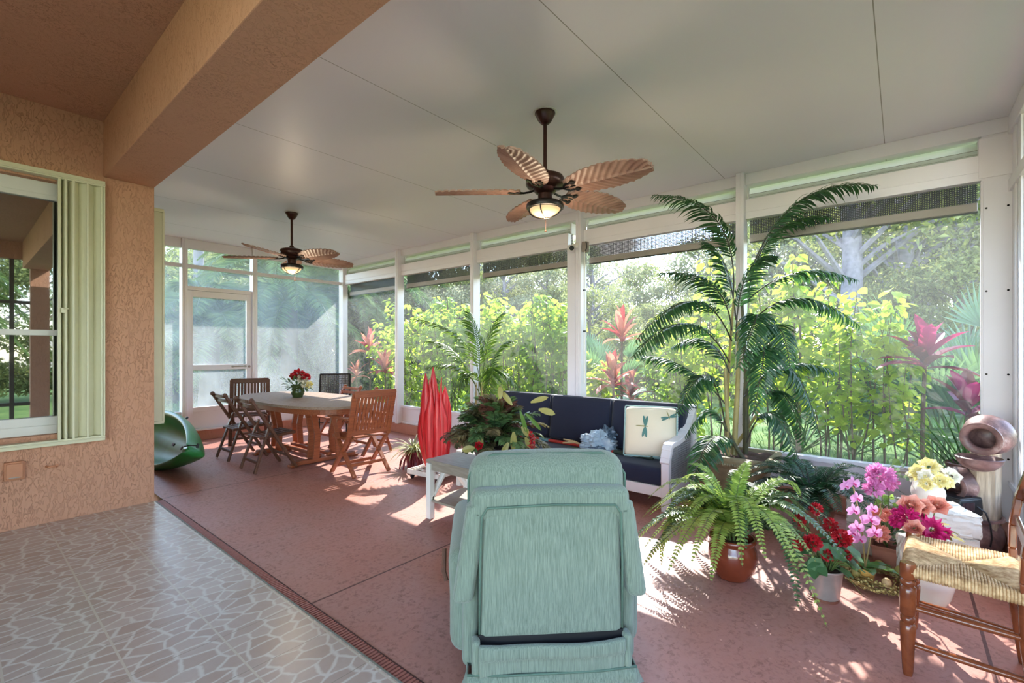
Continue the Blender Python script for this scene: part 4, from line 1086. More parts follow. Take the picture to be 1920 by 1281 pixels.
# ---------------------------------------------------------------- tall potted palm
pa=thing('potted_palm','tall feathery palm in a square stone planter in front of the window wall','palm',(4.38,1.08,0))
b=B()
def sq(z,h): return [(-h,-h,z),(h,-h,z),(h,h,z),(-h,h,z)]
rings=[sq(0,.15),sq(.03,.16),sq(.05,.145),sq(.30,.205),sq(.385,.23),sq(.39,.255),sq(.405,.268),sq(.44,.27),sq(.455,.275),sq(.48,.275),sq(.485,.265),sq(.485,.235),sq(.44,.22),sq(.44,0.001)]
vs=[q for r_ in rings for q in r_]; fs=[]
for i in range(len(rings)-1):
    for k in range(4): a=i*4+k; c=i*4+(k+1)%4; fs.append((a,c,c+4,a+4))
fs.append((3,2,1,0)); b.add(vs,fs)
for k in range(28):
    for s in (-1,1):
        t=-.26+k*.52/27; b.ball((t,s*.272,.423),.013,6,4); b.ball((s*.272,t,.423),.013,6,4)
obj('square_planter',b,m['stone_pot'],pa,bevel=.004)
b=B(); 
for i in range(11):
    for j in range(11): pass
b.rbox((0,0,.44),(.46,.46,.05),.02,2,10,lambda p,h:V(p.x,p.y,p.z+(.012*math.sin(p.x*40)*math.cos(p.y*37) if p.z>0 else 0))); obj('soil',b,m['soil'],pa,smooth=True)
PB=V(4.38,1.08,0)
canes=[((-.03,.02),(1383,600),.022),((.06,-.03),(1392,560),.018),((-.10,.06),(1362,690),.017),((.10,.0),(1400,700),.017),((.02,.10),(1375,560),.014),((-.08,-.06),(1352,790),.016),((.12,.08),(1420,770),.016)]
for i,((dx,dy),(u,v),r_) in enumerate(canes):
    top=ray_d(u,v,4.03+dx*.3)-PB; base=V(dx*1.2,dy*1.2,.44)
    pts=[base.lerp(top,t)+V(.012*math.sin(t*5+i),.012*math.cos(t*4+i),0) for t in [k/8 for k in range(9)]]
    b=B(); b.tube(pts,[r_*(1.15-.5*k/8) for k in range(9)],9); 
    for k in range(1,8): b.tube([pts[k]-V(0,0,.004),pts[k]+V(0,0,.004)],r_*(1.25-.5*k/8),9)
    obj('cane',b,m['cane_gold' if i%2==0 else 'cane_dark'],pa,smooth=True)
FR=[((1375,560),(1345,415),(1226,366),-.1),((1400,530),(1490,385),(1642,348),-.45),((1402,560),(1450,440),(1560,415),.1),((1372,620),(1335,535),(1238,512),-.2),((1372,640),(1300,565),(1192,640),-.35),((1368,680),(1290,607),(1188,668),-.5),((1362,760),(1285,690),(1205,668),.25),((1360,800),(1325,705),(1270,775),-.2),((1395,570),(1490,512),(1612,535),.2),((1398,620),(1490,560),(1612,612),-.3),((1400,690),(1450,610),(1482,690),-.45),((1408,740),(1478,690),(1536,815),-.3),((1396,740),(1432,650),(1412,775),-.6),((1395,745),(1470,685),(1575,695),.2),((1410,780),(1462,735),(1512,835),.1),((1368,700),(1325,640),(1262,650),.3),((1380,640),(1398,520),(1452,480),-.2),((1365,820),(1330,770),(1285,820),.15),((1400,830),(1445,775),(1500,870),-.35),((1380,600),(1360,500),(1325,455),.15),((1385,850),(1340,820),(1300,900),-.45),((1390,660),(1420,590),(1385,690),-.5)]
for i,(a,c,d_,off) in enumerate(FR):
    p0=ray_d(*a,4.03)-PB; p1=ray_d(*c,4.03+off*.5)-PB; p2=ray_d(*d_,4.03+off)-PB
    if p2.x>.42: p2.x=.42
    if p1.x>.40: p1.x=.40
    L_=(p1-p0).length+(p2-p1).length
    frond(bez(p0,p1,p2,12),int(20+L_*22),.20 if L_>.6 else .15,.022,m['rachis'],m['palm_leaf'],pa,droop=.55,start=.12 if L_<.7 else .22,rr=(.007,.002))

# ---------------------------------------------------------------- boston style fern in a brown pot
fe=thing('potted_fern','large arching fern in a glossy brown pot on the red floor','fern',(3.04,.79,0))
b=B(); b.lathe([(0,0),(.085,0),(.095,.01),(.125,.07),(.138,.13),(.132,.18),(.118,.205),(.118,.215),(.132,.225),(.135,.24),(.128,.248),(.115,.245),(.108,.21),(0,.20)],(0,0,0),32); obj('pot',b,m['brown_glaze'],fe,smooth=True,ang=60)
soil_disc(fe,.11,.205)
for i in range(50):
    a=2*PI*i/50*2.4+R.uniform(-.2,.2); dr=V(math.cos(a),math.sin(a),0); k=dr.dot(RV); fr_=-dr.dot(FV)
    L_=R.uniform(.34,.52)*(1+.12*max(0,fr_)) ; e0=R.uniform(.2,1.15) if i%3 else R.uniform(1.0,1.4)
    base=V(0,0,.235)+dr*.05
    p1=base+dr*L_*.55*math.cos(e0*.75)+V(0,0,L_*.62*math.sin(e0)+.03); p2=base+dr*L_*(.95+.25*math.cos(e0))+V(0,0,L_*(.75*math.sin(e0)-.45+.1*math.sin(i*7)))
    if fr_>.2 and k>.1 and e0<.8: p2.z-=.14
    p2.z=max(p2.z,.02 if True else 0); p1.z=max(p1.z,.1)
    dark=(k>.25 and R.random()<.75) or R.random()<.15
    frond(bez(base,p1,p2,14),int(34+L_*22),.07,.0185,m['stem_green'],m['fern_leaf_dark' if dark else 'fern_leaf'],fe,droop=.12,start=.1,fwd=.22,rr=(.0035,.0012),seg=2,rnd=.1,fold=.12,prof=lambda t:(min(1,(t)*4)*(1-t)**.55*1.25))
# a few long ones that trail on the floor and towards the sofa
for (tip,mid,mm_) in (((1497,1140),(1455,985),'fern_leaf_dark'),((1245,1010),(1290,920),'fern_leaf'),((1215,935),(1300,905),'fern_leaf'),((1520,1030),(1470,930),'fern_leaf_dark'),((1480,1070),(1440,960),'fern_leaf_dark'),((1290,870),(1340,900),'fern_leaf'),((1240,1060),(1275,965),'fern_leaf'),((1405,865),(1385,910),'fern_leaf'),((1500,930),(1450,905),'fern_leaf'),((1530,1085),(1480,985),'fern_leaf_dark')):
    base=V(0,0,.24); o_=V(3.04,.79,0); dd=2.83-.0004*(tip[1]-1000)*2
    p2=ray_d(*tip,min(dd,(877*1.36)/(tip[1]-655) if tip[1]>1080 else dd))-o_; p1=ray_d(*mid,2.80)-o_
    frond(bez(base,p1,p2,14),46,.072,.019,m['stem_green'],m[mm_],fe,droop=.12,start=.1,fwd=.22,rr=(.0035,.0012),seg=2,prof=lambda t:(min(1,(t)*4)*(1-t)**.5*1.25))

# ---------------------------------------------------------------- dark cycad-like fern
cy=thing('potted_fern','dark glossy green fern clump against the white kick panel under the window','fern',(4.08,.50,0))
b=B(); b.lathe([(0,0),(.10,0),(.13,.20),(.135,.22),(.12,.22),(.11,.19),(0,.18)],(0,0,0),20); obj('pot',b,m['terracotta'],cy,smooth=True,ang=50); soil_disc(cy,.115,.18)
for i in range(34):
    a=2*PI*i/34*2.4+R.uniform(-.2,.2); dr=V(math.cos(a),math.sin(a),0); L_=R.uniform(.40,.54); e0=R.uniform(.35,1.25); base=V(0,0,.22)+dr*.03
    p1=base+dr*L_*.5*math.cos(e0*.8)+V(0,0,L_*.6*math.sin(e0)+.02); p2=base+dr*L_*(.9+.15*math.cos(e0))+V(0,0,L_*(.8*math.sin(e0)-.28))
    if p2.x>.66: p2.x=.66
    p2.z=max(p2.z,.03)
    frond(bez(base,p1,p2,10),34,.085,.014,m['rachis'],m['cycad_leaf'],cy,droop=.15,start=.12,fwd=.5,rr=(.004,.0015),seg=2,rnd=.06)

# ---------------------------------------------------------------- geranium in a zinc pail
def at(o,u,v,d): return ray_d(u,v,d)-V(*o)
go=(3.10,.325,0); ge=thing('potted_geranium','red geranium in a small zinc pail with rusty base','flower',go)
b=B(); b.lathe([(0,.012),(.062,.012),(.066,.02),(.083,.165),(.087,.168),(.087,.176),(.080,.176),(.078,.15),(0,.15)],(0,0,0),28); obj('pail',b,m['zinc'],ge,smooth=True,ang=50)
b=B(); b.lathe([(0,0),(.064,0),(.065,.014),(0,.014)],(0,0,0),28); obj('rust_foot',b,m['zinc_rust'],ge)
soil_disc(ge,.078,.15)
heads=[(1578,1010,2.56,.052),(1523,1018,2.55,.05),(1557,985,2.66,.042),(1500,975,2.70,.036),(1530,955,2.72,.038),(1552,1042,2.52,.034),(1588,1042,2.52,.028),(1498,1022,2.58,.034)]
b=B(); b2=B()
for i in range(34):
    a=R.uniform(0,6.28); r_=R.uniform(.05,.15); c=V(r_*math.cos(a),r_*math.sin(a),.20+R.uniform(-.05,.12)-.25*max(0,r_-.1))
    b2.tube([V(.02*math.cos(a),.02*math.sin(a),.15),c*.5+V(0,0,.10),c],.0025,5); roundleaf(b,c,(math.cos(a)*.6,math.sin(a)*.6,.8+R.uniform(-.2,.2)),R.uniform(.034,.052))
obj('foliage',b,m['geranium_leaf'],ge)
for (u,v,d,r_) in heads:
    c=at(go,u,v,d); h=B(); pompom(h,c,r_,80,r_*.55,r_*.5); obj('flower_head',h,m['red_petal'],ge); b2.tube([V(0,0,.15),c*.5+V(0,0,.1),c],.003,5)
obj('stems',b2,m['stem_green'],ge)

# ---------------------------------------------------------------- twig wreath, speckled eggs, orchid in a yellow pot
wo=V(3.48,.105,0); wr_=thing('twig_wreath','twig and berry wreath lying on the floor around the yellow pot','wreath',wo)
b=B(); bb_=B()
for i in range(150):
    a=R.uniform(0,6.28); r_=.15+R.gauss(0,.022); z=.022+abs(R.gauss(0,.016)); da=R.uniform(.25,.6); dr_=R.gauss(0,.03)
    pts=[V((r_+dr_*t)*math.cos(a+da*t),(r_+dr_*t)*math.sin(a+da*t),max(.004,z+R.gauss(0,.008))) for t in (0,.33,.66,1)]
    b.tube(pts,.0028,5)
    if i%2==0:
        for t in pts[1:]: bb_.ball(t+V(R.gauss(0,.006),R.gauss(0,.006),.006),.0065,6,4)
obj('twigs',b,m['nest_twig'],wr_); obj('berries',bb_,m['berry'],wr_,smooth=True)['kind']='stuff'
eggs=[(-.08,.10,.024,'egg_olive'),(-.12,-.04,.024,'egg_tan'),(-.06,-.12,.023,'egg_tan'),(.04,-.15,.028,'egg_olive'),(.10,-.10,.028,'egg_olive'),(-.005,-.165,.02,'egg_tan'),(.14,.0,.024,'egg_olive')]
el=['yellow-green ball at the edge of the twig wreath nearest the zinc pail','pale tan speckled ball on the front of the twig wreath','small tan speckled ball between the front ones on the twig wreath']
for i,(x,y,r_,mt) in enumerate(eggs):
    b=B(); b.ball((0,0,0),r_,14,10,(1,1,1.15)); o=obj('decorative_ball',b,m[mt],smooth='all'); o.location=(wo.x+x,wo.y+y,.045+r_)
    tag(o,el[i] if i<3 else 'mottled brown ball resting on the rear of the twig wreath','ball','decorative balls in the wreath')
oo=(3.45,.165,0); oc=thing('potted_orchid','pink moth orchid in a little yellow pot inside the twig wreath','flower',oo)
b=B(); b.lathe([(0,0),(.036,0),(.038,.005),(.048,.075),(.053,.078),(.053,.098),(.047,.098),(.044,.08),(0,.08)],(0,0,0),24); obj('pot',b,m['yellow_pot'],oc,smooth=True,ang=50); soil_disc(oc,.044,.08)
for (dx,dy,l) in ((-.2,-.9,.17),(.5,-.8,.15),(-.9,-.3,.14),(.9,.2,.13)):
    b=B(); ovleaf(b,V(0,0,.09),V(dx,dy,.5),l,.065,bend=.35); obj('leaf',b,m['orchid_leaf'],oc)
st_=[V(0,0,.09),at(oo,1617,1000,2.76),at(oo,1608,950,2.77),at(oo,1600,915,2.76),at(oo,1590,905,2.72)]
b=B(); b.tube(st_,.004,6); b.tube([V(0.01,0,.09),at(oo,1632,1010,2.75),at(oo,1652,960,2.74),at(oo,1650,945,2.7)],.004,6); obj('stem',b,m['cane_gold'],oc,smooth=True)
def moth(c,d,s):
    b=B(); d=V(*d).normalized(); r_=d.cross(V(0,0,1)).normalized(); u=r_.cross(d)
    for sg in (-1,1): b.leaf(c,r_*sg+u*.15,d,s,s*.95,.12,.1,4)
    for an in (90,210,330): b.leaf(c-d*.004,r_*math.cos(rad(an))+u*math.sin(rad(an)),d,s*.95,s*.5,.1,.1,3)
    b.mi=1; b.leaf(c+d*.005,d+u*-.6,u,s*.45,s*.3,.4,.2,2); b.ball(c+d*.006,s*.1,6,4)
    return b
for i,(u,v,d,s,dy) in enumerate(((1600,907,2.71,.048,-.2),(1585,912,2.70,.042,-.5),(1607,935,2.73,.045,.1),(1601,958,2.72,.048,-.4),(1607,990,2.70,.05,-.3),(1632,975,2.71,.055,.5),(1612,1012,2.68,.045,-.1),(1640,1000,2.70,.05,.3),(1636,955,2.73,.04,.2),(1598,1000,2.69,.042,-.6))):
    obj('blossom',moth(at(oo,u,v,d),(-.75+.2*math.sin(i),-.6+dy*.5,.1),s),[m['orchid_petal'],m['magenta_petal']],oc)

# ---------------------------------------------------------------- planter with lilac and coral flowers
po_=(3.74,.07,0); fp=thing('flower_planter','brown terracotta planter with lilac and coral artificial flowers by the stone blocks','flower',po_)
b=B(); rings=[sq(0,.062),sq(.14,.075),sq(.165,.082),sq(.165,.068),sq(.14,.064),sq(.14,.001)]
b.v=[q for r_ in rings for q in r_]; b.f=[(i*4+k,i*4+(k+1)%4,i*4+4+(k+1)%4,i*4+4+k) for i in range(5) for k in range(4)]+[(3,2,1,0)]; b.m=[0]*len(b.f); obj('planter',b,m['terracotta'],fp,bevel=.004)
sm=B()
for (u,v,d,r_,mt) in ((1650,893,2.95,.07,'lilac_petal'),(1638,915,2.92,.05,'lilac_petal'),(1668,905,2.97,.045,'lilac_petal'),(1645,968,2.86,.04,'coral_petal'),(1650,1000,2.83,.045,'coral_petal'),(1662,965,2.88,.035,'coral_petal')):
    c=at(po_,u,v,d); h=B(); pompom(h,c,r_,90,r_*.8,r_*.55); obj('flower_head',h,m[mt],fp); sm.tube([V(0,0,.14),c*.5+V(0,0,.06),c],.0035,5)
obj('stems',sm,m['stem_green'],fp)
b=B()
for i in range(26):
    a=R.uniform(0,6.28); ovleaf(b,V(0,0,.15)+V(math.cos(a),math.sin(a),0)*.03+V(0,0,R.uniform(0,.12)),V(math.cos(a),math.sin(a),R.uniform(.0,.9)),R.uniform(.07,.12),.04)
obj('foliage',b,m['basket_leaf_green'],fp)
b=B(); s2=B()
for k in range(5):
    a0=at(po_,1640+k*9,935+k*8,3.05); a1=at(po_,1700-k*4,945+k*14,2.98); pts=bez(V(0,0,.17),a0,a1,8); s2.tube(pts,.002,4)
    for q in pts[2:]: roundleaf(b,q+V(R.gauss(0,.01),R.gauss(0,.01),R.gauss(0,.01)),(-.7,-.6,R.uniform(0,.8)),.018,8)
obj('trailing_vine',b,m['vine_leaf'],fp); obj('vine_stem',s2,m['stem_brown'],fp)

# ---------------------------------------------------------------- stone blocks, pitcher, vase, bouquets
def stone(label,x,y,z,d,rz):
    rr=random.Random(int(x*1000+z*77)); b=B()
    b.rbox((0,0,d[2]/2),d,.012,2,9,lambda p,h:p+V(*(rr.uniform(-1,1)*.006*(1 if abs(p[0])>h[0]*.9 or abs(p[1])>h[1]*.9 else .3) for _ in range(3))) if abs(p.z)<h[2]*.98 else p)
    o=obj('stone_block',b,m['rough_concrete'],smooth=True,ang=30); o.location=(x,y,z); o.rotation_euler=(0,0,rz); tag(o,label,'stone','rough white stone blocks'); return o
stone('rough white stone block at the bottom of the stack under the white pitcher',3.90,-.17,0,(.30,.30,.137),rad(20))
stone('rough white stone block in the middle of the stack under the white pitcher',3.905,-.165,.139,(.30,.29,.135),rad(17))
stone('rough white stone block on top of its stack, carrying the white pitcher',3.90,-.165,.276,(.30,.30,.135),rad(21))
stone('lower white stone block of the stack behind the lilac flowers',4.06,.16,0,(.26,.24,.19),rad(-5))
stone('upper white stone block of the stack behind the lilac flowers',4.06,.16,.192,(.27,.25,.17),rad(-3))
stone('single short upright white stone block behind the tall white vase',3.64,-.03,0,(.085,.085,.275),rad(25))
pi_=(3.885,-.125,.413); pt=thing('white_pitcher','white ceramic pitcher of yellow flowers standing on the stone blocks','pitcher',pi_)
b=B(); b.lathe([(0,0),(.05,0),(.055,.006),(.078,.045),(.085,.075),(.08,.105),(.062,.135),(.052,.15),(.056,.165),(.066,.175),(.062,.176),(.05,.16),(.046,.14),(0,.13)],(0,0,0),32); obj('body',b,m['white_ceramic'],pt,smooth=True,ang=60)
for s in (-1,1):
    b=B(); b.tube([RV*s*.055+V(0,0,.15),RV*s*.085+V(0,0,.145),RV*s*.092+V(0,0,.12),RV*s*.078+V(0,0,.10)],.008,8); obj('handle',b,m['white_ceramic'],pt,smooth=True)
yo=(3.885,-.125,.545); yb=thing('yellow_bouquet','pale yellow and cream flowers arranged in the white pitcher','flowers',yo)
sm=B()
for (u,v,d,r_,mt) in ((1722,886,2.84,.05,'yellow_petal'),(1742,876,2.86,.055,'yellow_petal'),(1758,886,2.90,.045,'white_petal'),(1764,902,2.82,.045,'yellow_petal'),(1784,893,2.85,.05,'white_petal'),(1737,908,2.78,.04,'yellow_petal'),(1735,893,2.80,.04,'white_petal'),(1710,893,2.88,.035,'white_petal'),(1775,905,2.82,.04,'yellow_petal')):
    c=at(yo,u,v,d); h=B(); dd=(c-V(0,0,-.05)).normalized()*.6+V(-.65,0,.15); petals(h,c,dd,r_,7,r_,r_*.72,4,.95,.25,3); obj('flower_head',h,m[mt],yb); sm.tube([V(0,0,.0),c*.6+V(0,0,.02),c],.003,5)
obj('stems',sm,m['stem_green'],yb)
b=B(); s2=B()
for (u,v,d) in ((1672,876,2.95),(1680,884,2.93),(1665,885,2.94),(1690,888,2.92),(1688,876,2.95),(1700,897,2.86)):
    c=at(yo,u,v,d); s2.tube([V(0,0,.03),c*.5+V(0,0,.03),c],.0015,4)
    for _ in range(2): roundleaf(b,c+V(R.gauss(0,.01),R.gauss(0,.01),R.gauss(0,.008)),(-.6,-.6,R.uniform(-.5,.8)),.014,8)
obj('seed_pods',b,m['eucalyptus_leaf'],yb)['kind']='stuff'; obj('sprig_stem',s2,m['stem_brown'],yb)
b=B()
for i in range(18):
    a=R.uniform(0,6.28); ovleaf(b,V(0,0,.04),V(math.cos(a),math.sin(a),R.uniform(.2,1.)),R.uniform(.05,.09),.03)
obj('foliage',b,m['basket_leaf_green'],yb)
vo_=(3.41,-.115,0); va=thing('tall_vase','tall white ceramic vase with wavy ridges behind the rush-seat chair','vase',vo_)
b=B(); n=48; prof=[(.0,0),(.062,0),(.068,.008),(.09,.05),(.112,.13),(.122,.20),(.118,.27),(.10,.33),(.082,.36),(.084,.375),(.076,.376),(.07,.35),(0,.34)]
vs=[];fs=[]
for (r_,z) in prof:
    for k in range(n):
        a=2*PI*k/n; rr=r_*(1+.03*math.sin(6*a+z*22)) if r_>.03 else r_; vs.append((rr*math.cos(a),rr*math.sin(a),z))
for i in range(len(prof)-1):
    for k in range(n): a=i*n+k; c=i*n+(k+1)%n; fs.append((a,c,c+n,a+n))
b.add(vs,fs); obj('body',b,m['white_ceramic'],va,smooth='all')
bo=(3.41,-.115,.36); bq=thing('pink_bouquet','coral roses and magenta flowers in the tall white vase','flowers',bo)
sm=B()
for (u,v,d,r_,mt,ty) in ((1708,948,2.50,.055,'coral_petal',1),(1728,952,2.54,.05,'coral_petal',1),(1757,950,2.56,.055,'coral_petal',1),(1697,970,2.46,.06,'magenta_petal',0),(1718,968,2.58,.045,'magenta_petal',0),(1747,993,2.42,.065,'magenta_petal',2),(1680,978,2.47,.035,'magenta_petal',0),(1715,992,2.40,.045,'coral_petal',1),(1768,1000,2.45,.04,'magenta_petal',2)):
    c=at(bo,u,v,d); h=B(); dd=V(-.75,0,.5)+V(R.gauss(0,.15),R.gauss(0,.15),R.gauss(0,.1))
    if ty==0: pompom(h,c,r_*.85,70,r_*.7,r_*.5)
    elif ty==1:
        for k in range(5): petals(h,c,dd,r_,6,r_*(1-.1*k),r_*.95,1,.95-.2*k,.12-.06*k,3)
    else: petals(h,c,dd,r_,11,r_,r_*.42,3,.95,.2)
    obj('flower_head',h,m[mt],bq); sm.tube([V(0,0,-.02),c*.6+V(0,0,.02),c],.003,5)
obj('stems',sm,m['stem_green'],bq)
b=B()
for i in range(30):
    a=R.uniform(0,6.28); ovleaf(b,V(.03*math.cos(a),.03*math.sin(a),.01+R.uniform(0,.05)),V(math.cos(a),math.sin(a),R.uniform(-.2,.8)),R.uniform(.07,.13),.045,bend=.3)
obj('foliage',b,m['olive_leaf'],bq)

# ---------------------------------------------------------------- clay fountain
fo=V(4.36,-.345,0); ft=thing('tiered_fountain','tiered garden fountain of clay pots and weathered log posts in the corner','fountain',fo)
b=B(); b.lathe([(0,0),(.10,0),(.115,.01),(.155,.08),(.172,.15),(.165,.21),(.145,.245),(.15,.262),(.172,.272),(.172,.287),(.155,.288),(.135,.262),(.12,.25),(0,.24)],(0,0,0),32); obj('base_jar',b,m['fountain_clay'],ft,smooth=True,ang=60)
def logpost(x,y,z0,z1,r_,nm='log_post'):
    b=B(); n=28; vs=[];fs=[]; zs=[z0+(z1-z0)*i/10 for i in range(11)]; ph=R.uniform(0,6)
    for z in zs:
        for k in range(n):
            a=2*PI*k/n; rr=r_*(1+.05*math.sin(5*a+ph)+.03*math.sin(11*a+2*ph+z*3)+.025*math.sin(17*a)); vs.append((x+rr*math.cos(a),y+rr*math.sin(a),z))
    for i in range(10):
        for k in range(n): a=i*n+k; c=i*n+(k+1)%n; fs.append((a,c,c+n,a+n))
    fs.append(tuple(10*n+k for k in range(n))); b.add(vs,fs); obj(nm,b,m['log_wood'],ft,smooth=True,ang=30)
q1=ray_d(1843,880,3.05)-fo; logpost(q1.x,q1.y,.20,.612,.073)
q2=ray_d(1848,850,3.08)-fo; logpost(q2.x,q2.y,.05,.70,.072)
bowl=[(0,-.035),(.04,-.035),(.075,-.02),(.105,.01),(.115,.036),(.108,.04),(.09,.015),(.05,-.005),(0,-.01)]
q=ray_d(1836,868,2.98)-fo; b=B(); b.lathe(bowl,(q.x,q.y,.648),28,Matrix.Diagonal((1.02,1.02,1.15))); obj('bowl',b,m['fountain_clay'],ft,smooth=True,ang=60)
q=ray_d(1808,886,3.18)-fo; b=B(); b.lathe(bowl,(q.x,q.y,.565),28,Matrix.Diagonal((.9,.9,1.1))); obj('bowl',b,m['fountain_clay'],ft,smooth=True,ang=60)
def tilted_pot(u,v,d,r_,dirv):
    q=ray_d(u,v,d)-fo; M=V(*dirv).to_track_quat('Z','Y').to_matrix(); k=r_
    b=B(); b.lathe([(0,-.95*k),(.5*k,-.9*k),(.85*k,-.6*k),(1.0*k,-.15*k),(.92*k,.3*k),(.7*k,.58*k),(.62*k,.68*k),(.66*k,.78*k),(.80*k,.86*k),(.80*k,.93*k),(.62*k,.95*k),(.5*k,.8*k),(.52*k,.6*k),(.75*k,.25*k),(.8*k,-.2*k),(.5*k,-.7*k),(0,-.75*k)],q,32,M); obj('tilted_pot',b,m['fountain_clay'],ft,smooth=True,ang=60)
tilted_pot(1852,816,2.98,.128,(-.88,.34,-.12)); tilted_pot(1797,908,3.12,.12,(-.8,.45,.0))
b=B(); q=ray_d(1815,915,3.25)-fo; b.tube([q+V(0,0,-.2),q+V(.02,-.02,.0),q+V(-.02,.02,.1)],.05,10); obj('dark_column',b,m['fountain_dark'],ft,smooth=True)
px=thing('pump_box','black slotted electrical box resting on the rim of the fountain base jar','box',ray_d(1797,946,3.05))
px.rotation_euler=(0,0,rad(-38))
b=B(); b.rbox((0,0,0),(.20,.15,.115),.012,2,2,lambda p,h:V(p.x*(1-.06*(p.z>0)),p.y,p.z)); obj('case',b,m['black_plastic'],px,smooth=True,ang=40)
b=B(); 
for k in range(9): b.bb(-.075+k*.011,-.071+k*.011,-.079,-.072,-.02,.035)
obj('vent_grille',b,m['fountain_dark'],px)
b=B()
for k in range(6): b.bb(.04+k*.009,.044+k*.009,-.05,.05,.06,.068)
obj('top_grille',b,m['fountain_dark'],px)
b=B(); b.bb(-.09,.09,-.07,.07,.055,.062); obj('lid',b,m['black_plastic'],px,bevel=.004)
cb=thing('power_cable','black power cable looping from the fountain to the floor beside the kick panel','cable',(0,0,0))
pts=[ray_d(*q) for q in ((1850,948,3.22),(1862,938,3.25),(1876,950,3.27),(1878,970,3.27),(1868,985,3.24),(1858,992,3.2))]; b=B(); b.tube(pts,.006,7)
pts=[ray_d(*q) for q in ((1832,950,2.98),(1848,962,2.95),(1857,985,2.94),(1860,1010,2.93),(1857,1026,2.95))]; b.tube(pts,.005,7); obj('cord',b,m['black_plastic'],cb,smooth=True)
b=B(); q=ray_z(1853,1037,.02); b.rbox((q.x,q.y,.02),(.05,.035,.035),.008,2,1); obj('plug',b,m['fountain_dark'],cb,smooth=True)
# spiky plant behind the fountain
so_=V(4.60,-.37,0); sp=thing('spiky_plant','narrow-leaved spiky plant fanning out beside the fountain in front of the window','plant',so_)
b=B(); b.lathe([(0,0),(.085,0),(.10,.40),(.11,.42),(.09,.42),(.085,.38),(0,.37)],(0,0,0),18); obj('pot',b,m['fountain_dark'],sp,smooth=True,ang=50)
b=B()
for (u,v) in ((1700,822),(1712,812),(1705,790),(1722,772),(1745,765),(1768,760),(1730,800),(1750,785),(1790,762),(1808,775),(1722,846),(1740,855),(1765,830),(1832,800),(1815,790),(1690,838),(1755,868),(1775,875)):
    tip=ray_d(u,v,3.25+R.uniform(-.12,.1))-so_; tip.x=min(tip.x,.16); b0=V(0,0,.42)+V(R.gauss(0,.02),R.gauss(0,.02),0); d=tip-b0; b.leaf(b0,d,V(0,0,1),d.length,.015,.25,.04,6)
obj('leaf_blades',b,m['spike_leaf'],sp)

# ---------------------------------------------------------------- dolly with pebbles and flame sculpture
dl=V(3.36,3.86,0); dy=thing('plant_dolly','square white plant dolly on casters filled with pale pebbles','plant stand',dl,rad(6))
b=B(); b.bb(-.22,.22,-.22,.22,.055,.075); 
for s in (-1,1): b.bb(-.22,.22,s*.215-.008,s*.215+.008,.055,.105); b.bb(s*.215-.008,s*.215+.008,-.22,.22,.055,.105)
obj('tray',b,m['dolly_white'],dy,bevel=.004)
for sx in (-1,1):
    for sy in (-1,1):
        b=B(); b.lathe([(0,-.009),(.024,-.009),(.026,-.004),(.026,.004),(.024,.009),(0,.009)],(sx*.18,sy*.18,.026),14,Matrix.Rotation(PI/2,3,'X')); b.bb(sx*.18-.006,sx*.18+.006,sy*.18-.014,sy*.18+.014,.03,.056); obj('caster',b,m['black_plastic'],dy,smooth=True)
b=B()
for i in range(170):
    x,y=R.uniform(-.19,.19),R.uniform(-.19,.19)
    if math.hypot(x,y)<.06: continue
    r_=R.uniform(.012,.024); b.ball((x,y,.085+R.uniform(0,.022)),r_,7,5,(1,R.uniform(.6,.9),R.uniform(.5,.7)),Matrix.Rotation(R.uniform(0,3),3,'Z'))
o=obj('pebbles',b,m['pebble'],dy,smooth='all'); o['kind']='stuff'
fs_=V(dl.x,dl.y,.078); fl_=thing('flame_sculpture','tall red lacquered flame-shaped wooden sculpture standing on the plant dolly','sculpture',fs_)
def flame(pts,w,th=.022):
    b=B(); N=len(pts)-1; vs=[];fs=[]; pr=8
    for i,(p,ww) in enumerate(zip(pts,w)):
        for k in range(pr):
            a=2*PI*k/pr; vs.append(p+RV*math.cos(a)*ww-FV*math.sin(a)*(th*min(1,ww/.03)+ww*.18*(1-abs(math.cos(a)))))
    for i in range(N):
        for k in range(pr): a=i*pr+k; c=i*pr+(k+1)%pr; fs.append((a,c,c+pr,a+pr))
    b.add(vs,fs); return b
def fpt(u,v,d): return ray_d(u,v,d)-fs_
for (sp_,w,dz) in (([(810,893),(808,840),(803,790),(799,745),(798,700)],[.045,.085,.09,.055,.003],-.02),([(815,893),(816,830),(815,780),(813,735),(812,688)],[.05,.10,.105,.055,.003],.0),([(822,893),(826,840),(828,790),(833,755),(834,728)],[.045,.085,.095,.06,.004],.02),([(812,893),(800,850),(793,810),(795,770),(803,735)],[.04,.062,.06,.04,.004],.05),([(820,893),(832,850),(836,800),(838,765),(834,722)],[.04,.062,.06,.045,.003],.06),([(818,893),(820,840),(820,800),(819,760),(818,722)],[.04,.05,.045,.025,.003],-.06),([(808,893),(806,830),(806,780),(808,745),(805,712)],[.03,.06,.06,.025,.003],-.05),([(826,893),(829,830),(829,785),(826,750),(828,708)],[.03,.06,.055,.02,.003],-.04)):
    pts=[fpt(u,v,5.05+dz) for u,v in sp_]; fine=[];fw=[]
    for i in range(len(pts)-1):
        for k in range(4):
            t=k/4; P_=[pts[max(i-1,0)],pts[i],pts[i+1],pts[min(i+2,len(pts)-1)]]; 
            fine.append(.5*((2*P_[1])+(P_[2]-P_[0])*t+(2*P_[0]-5*P_[1]+4*P_[2]-P_[3])*t*t+(3*P_[1]-P_[0]-3*P_[2]+P_[3])*t**3)); fw.append(w[i]+(w[i+1]-w[i])*t)
    fine.append(pts[-1]); fw.append(w[-1]); obj('flame_blade',flame(fine,fw),m['red_lacquer'],fl_,smooth='all')
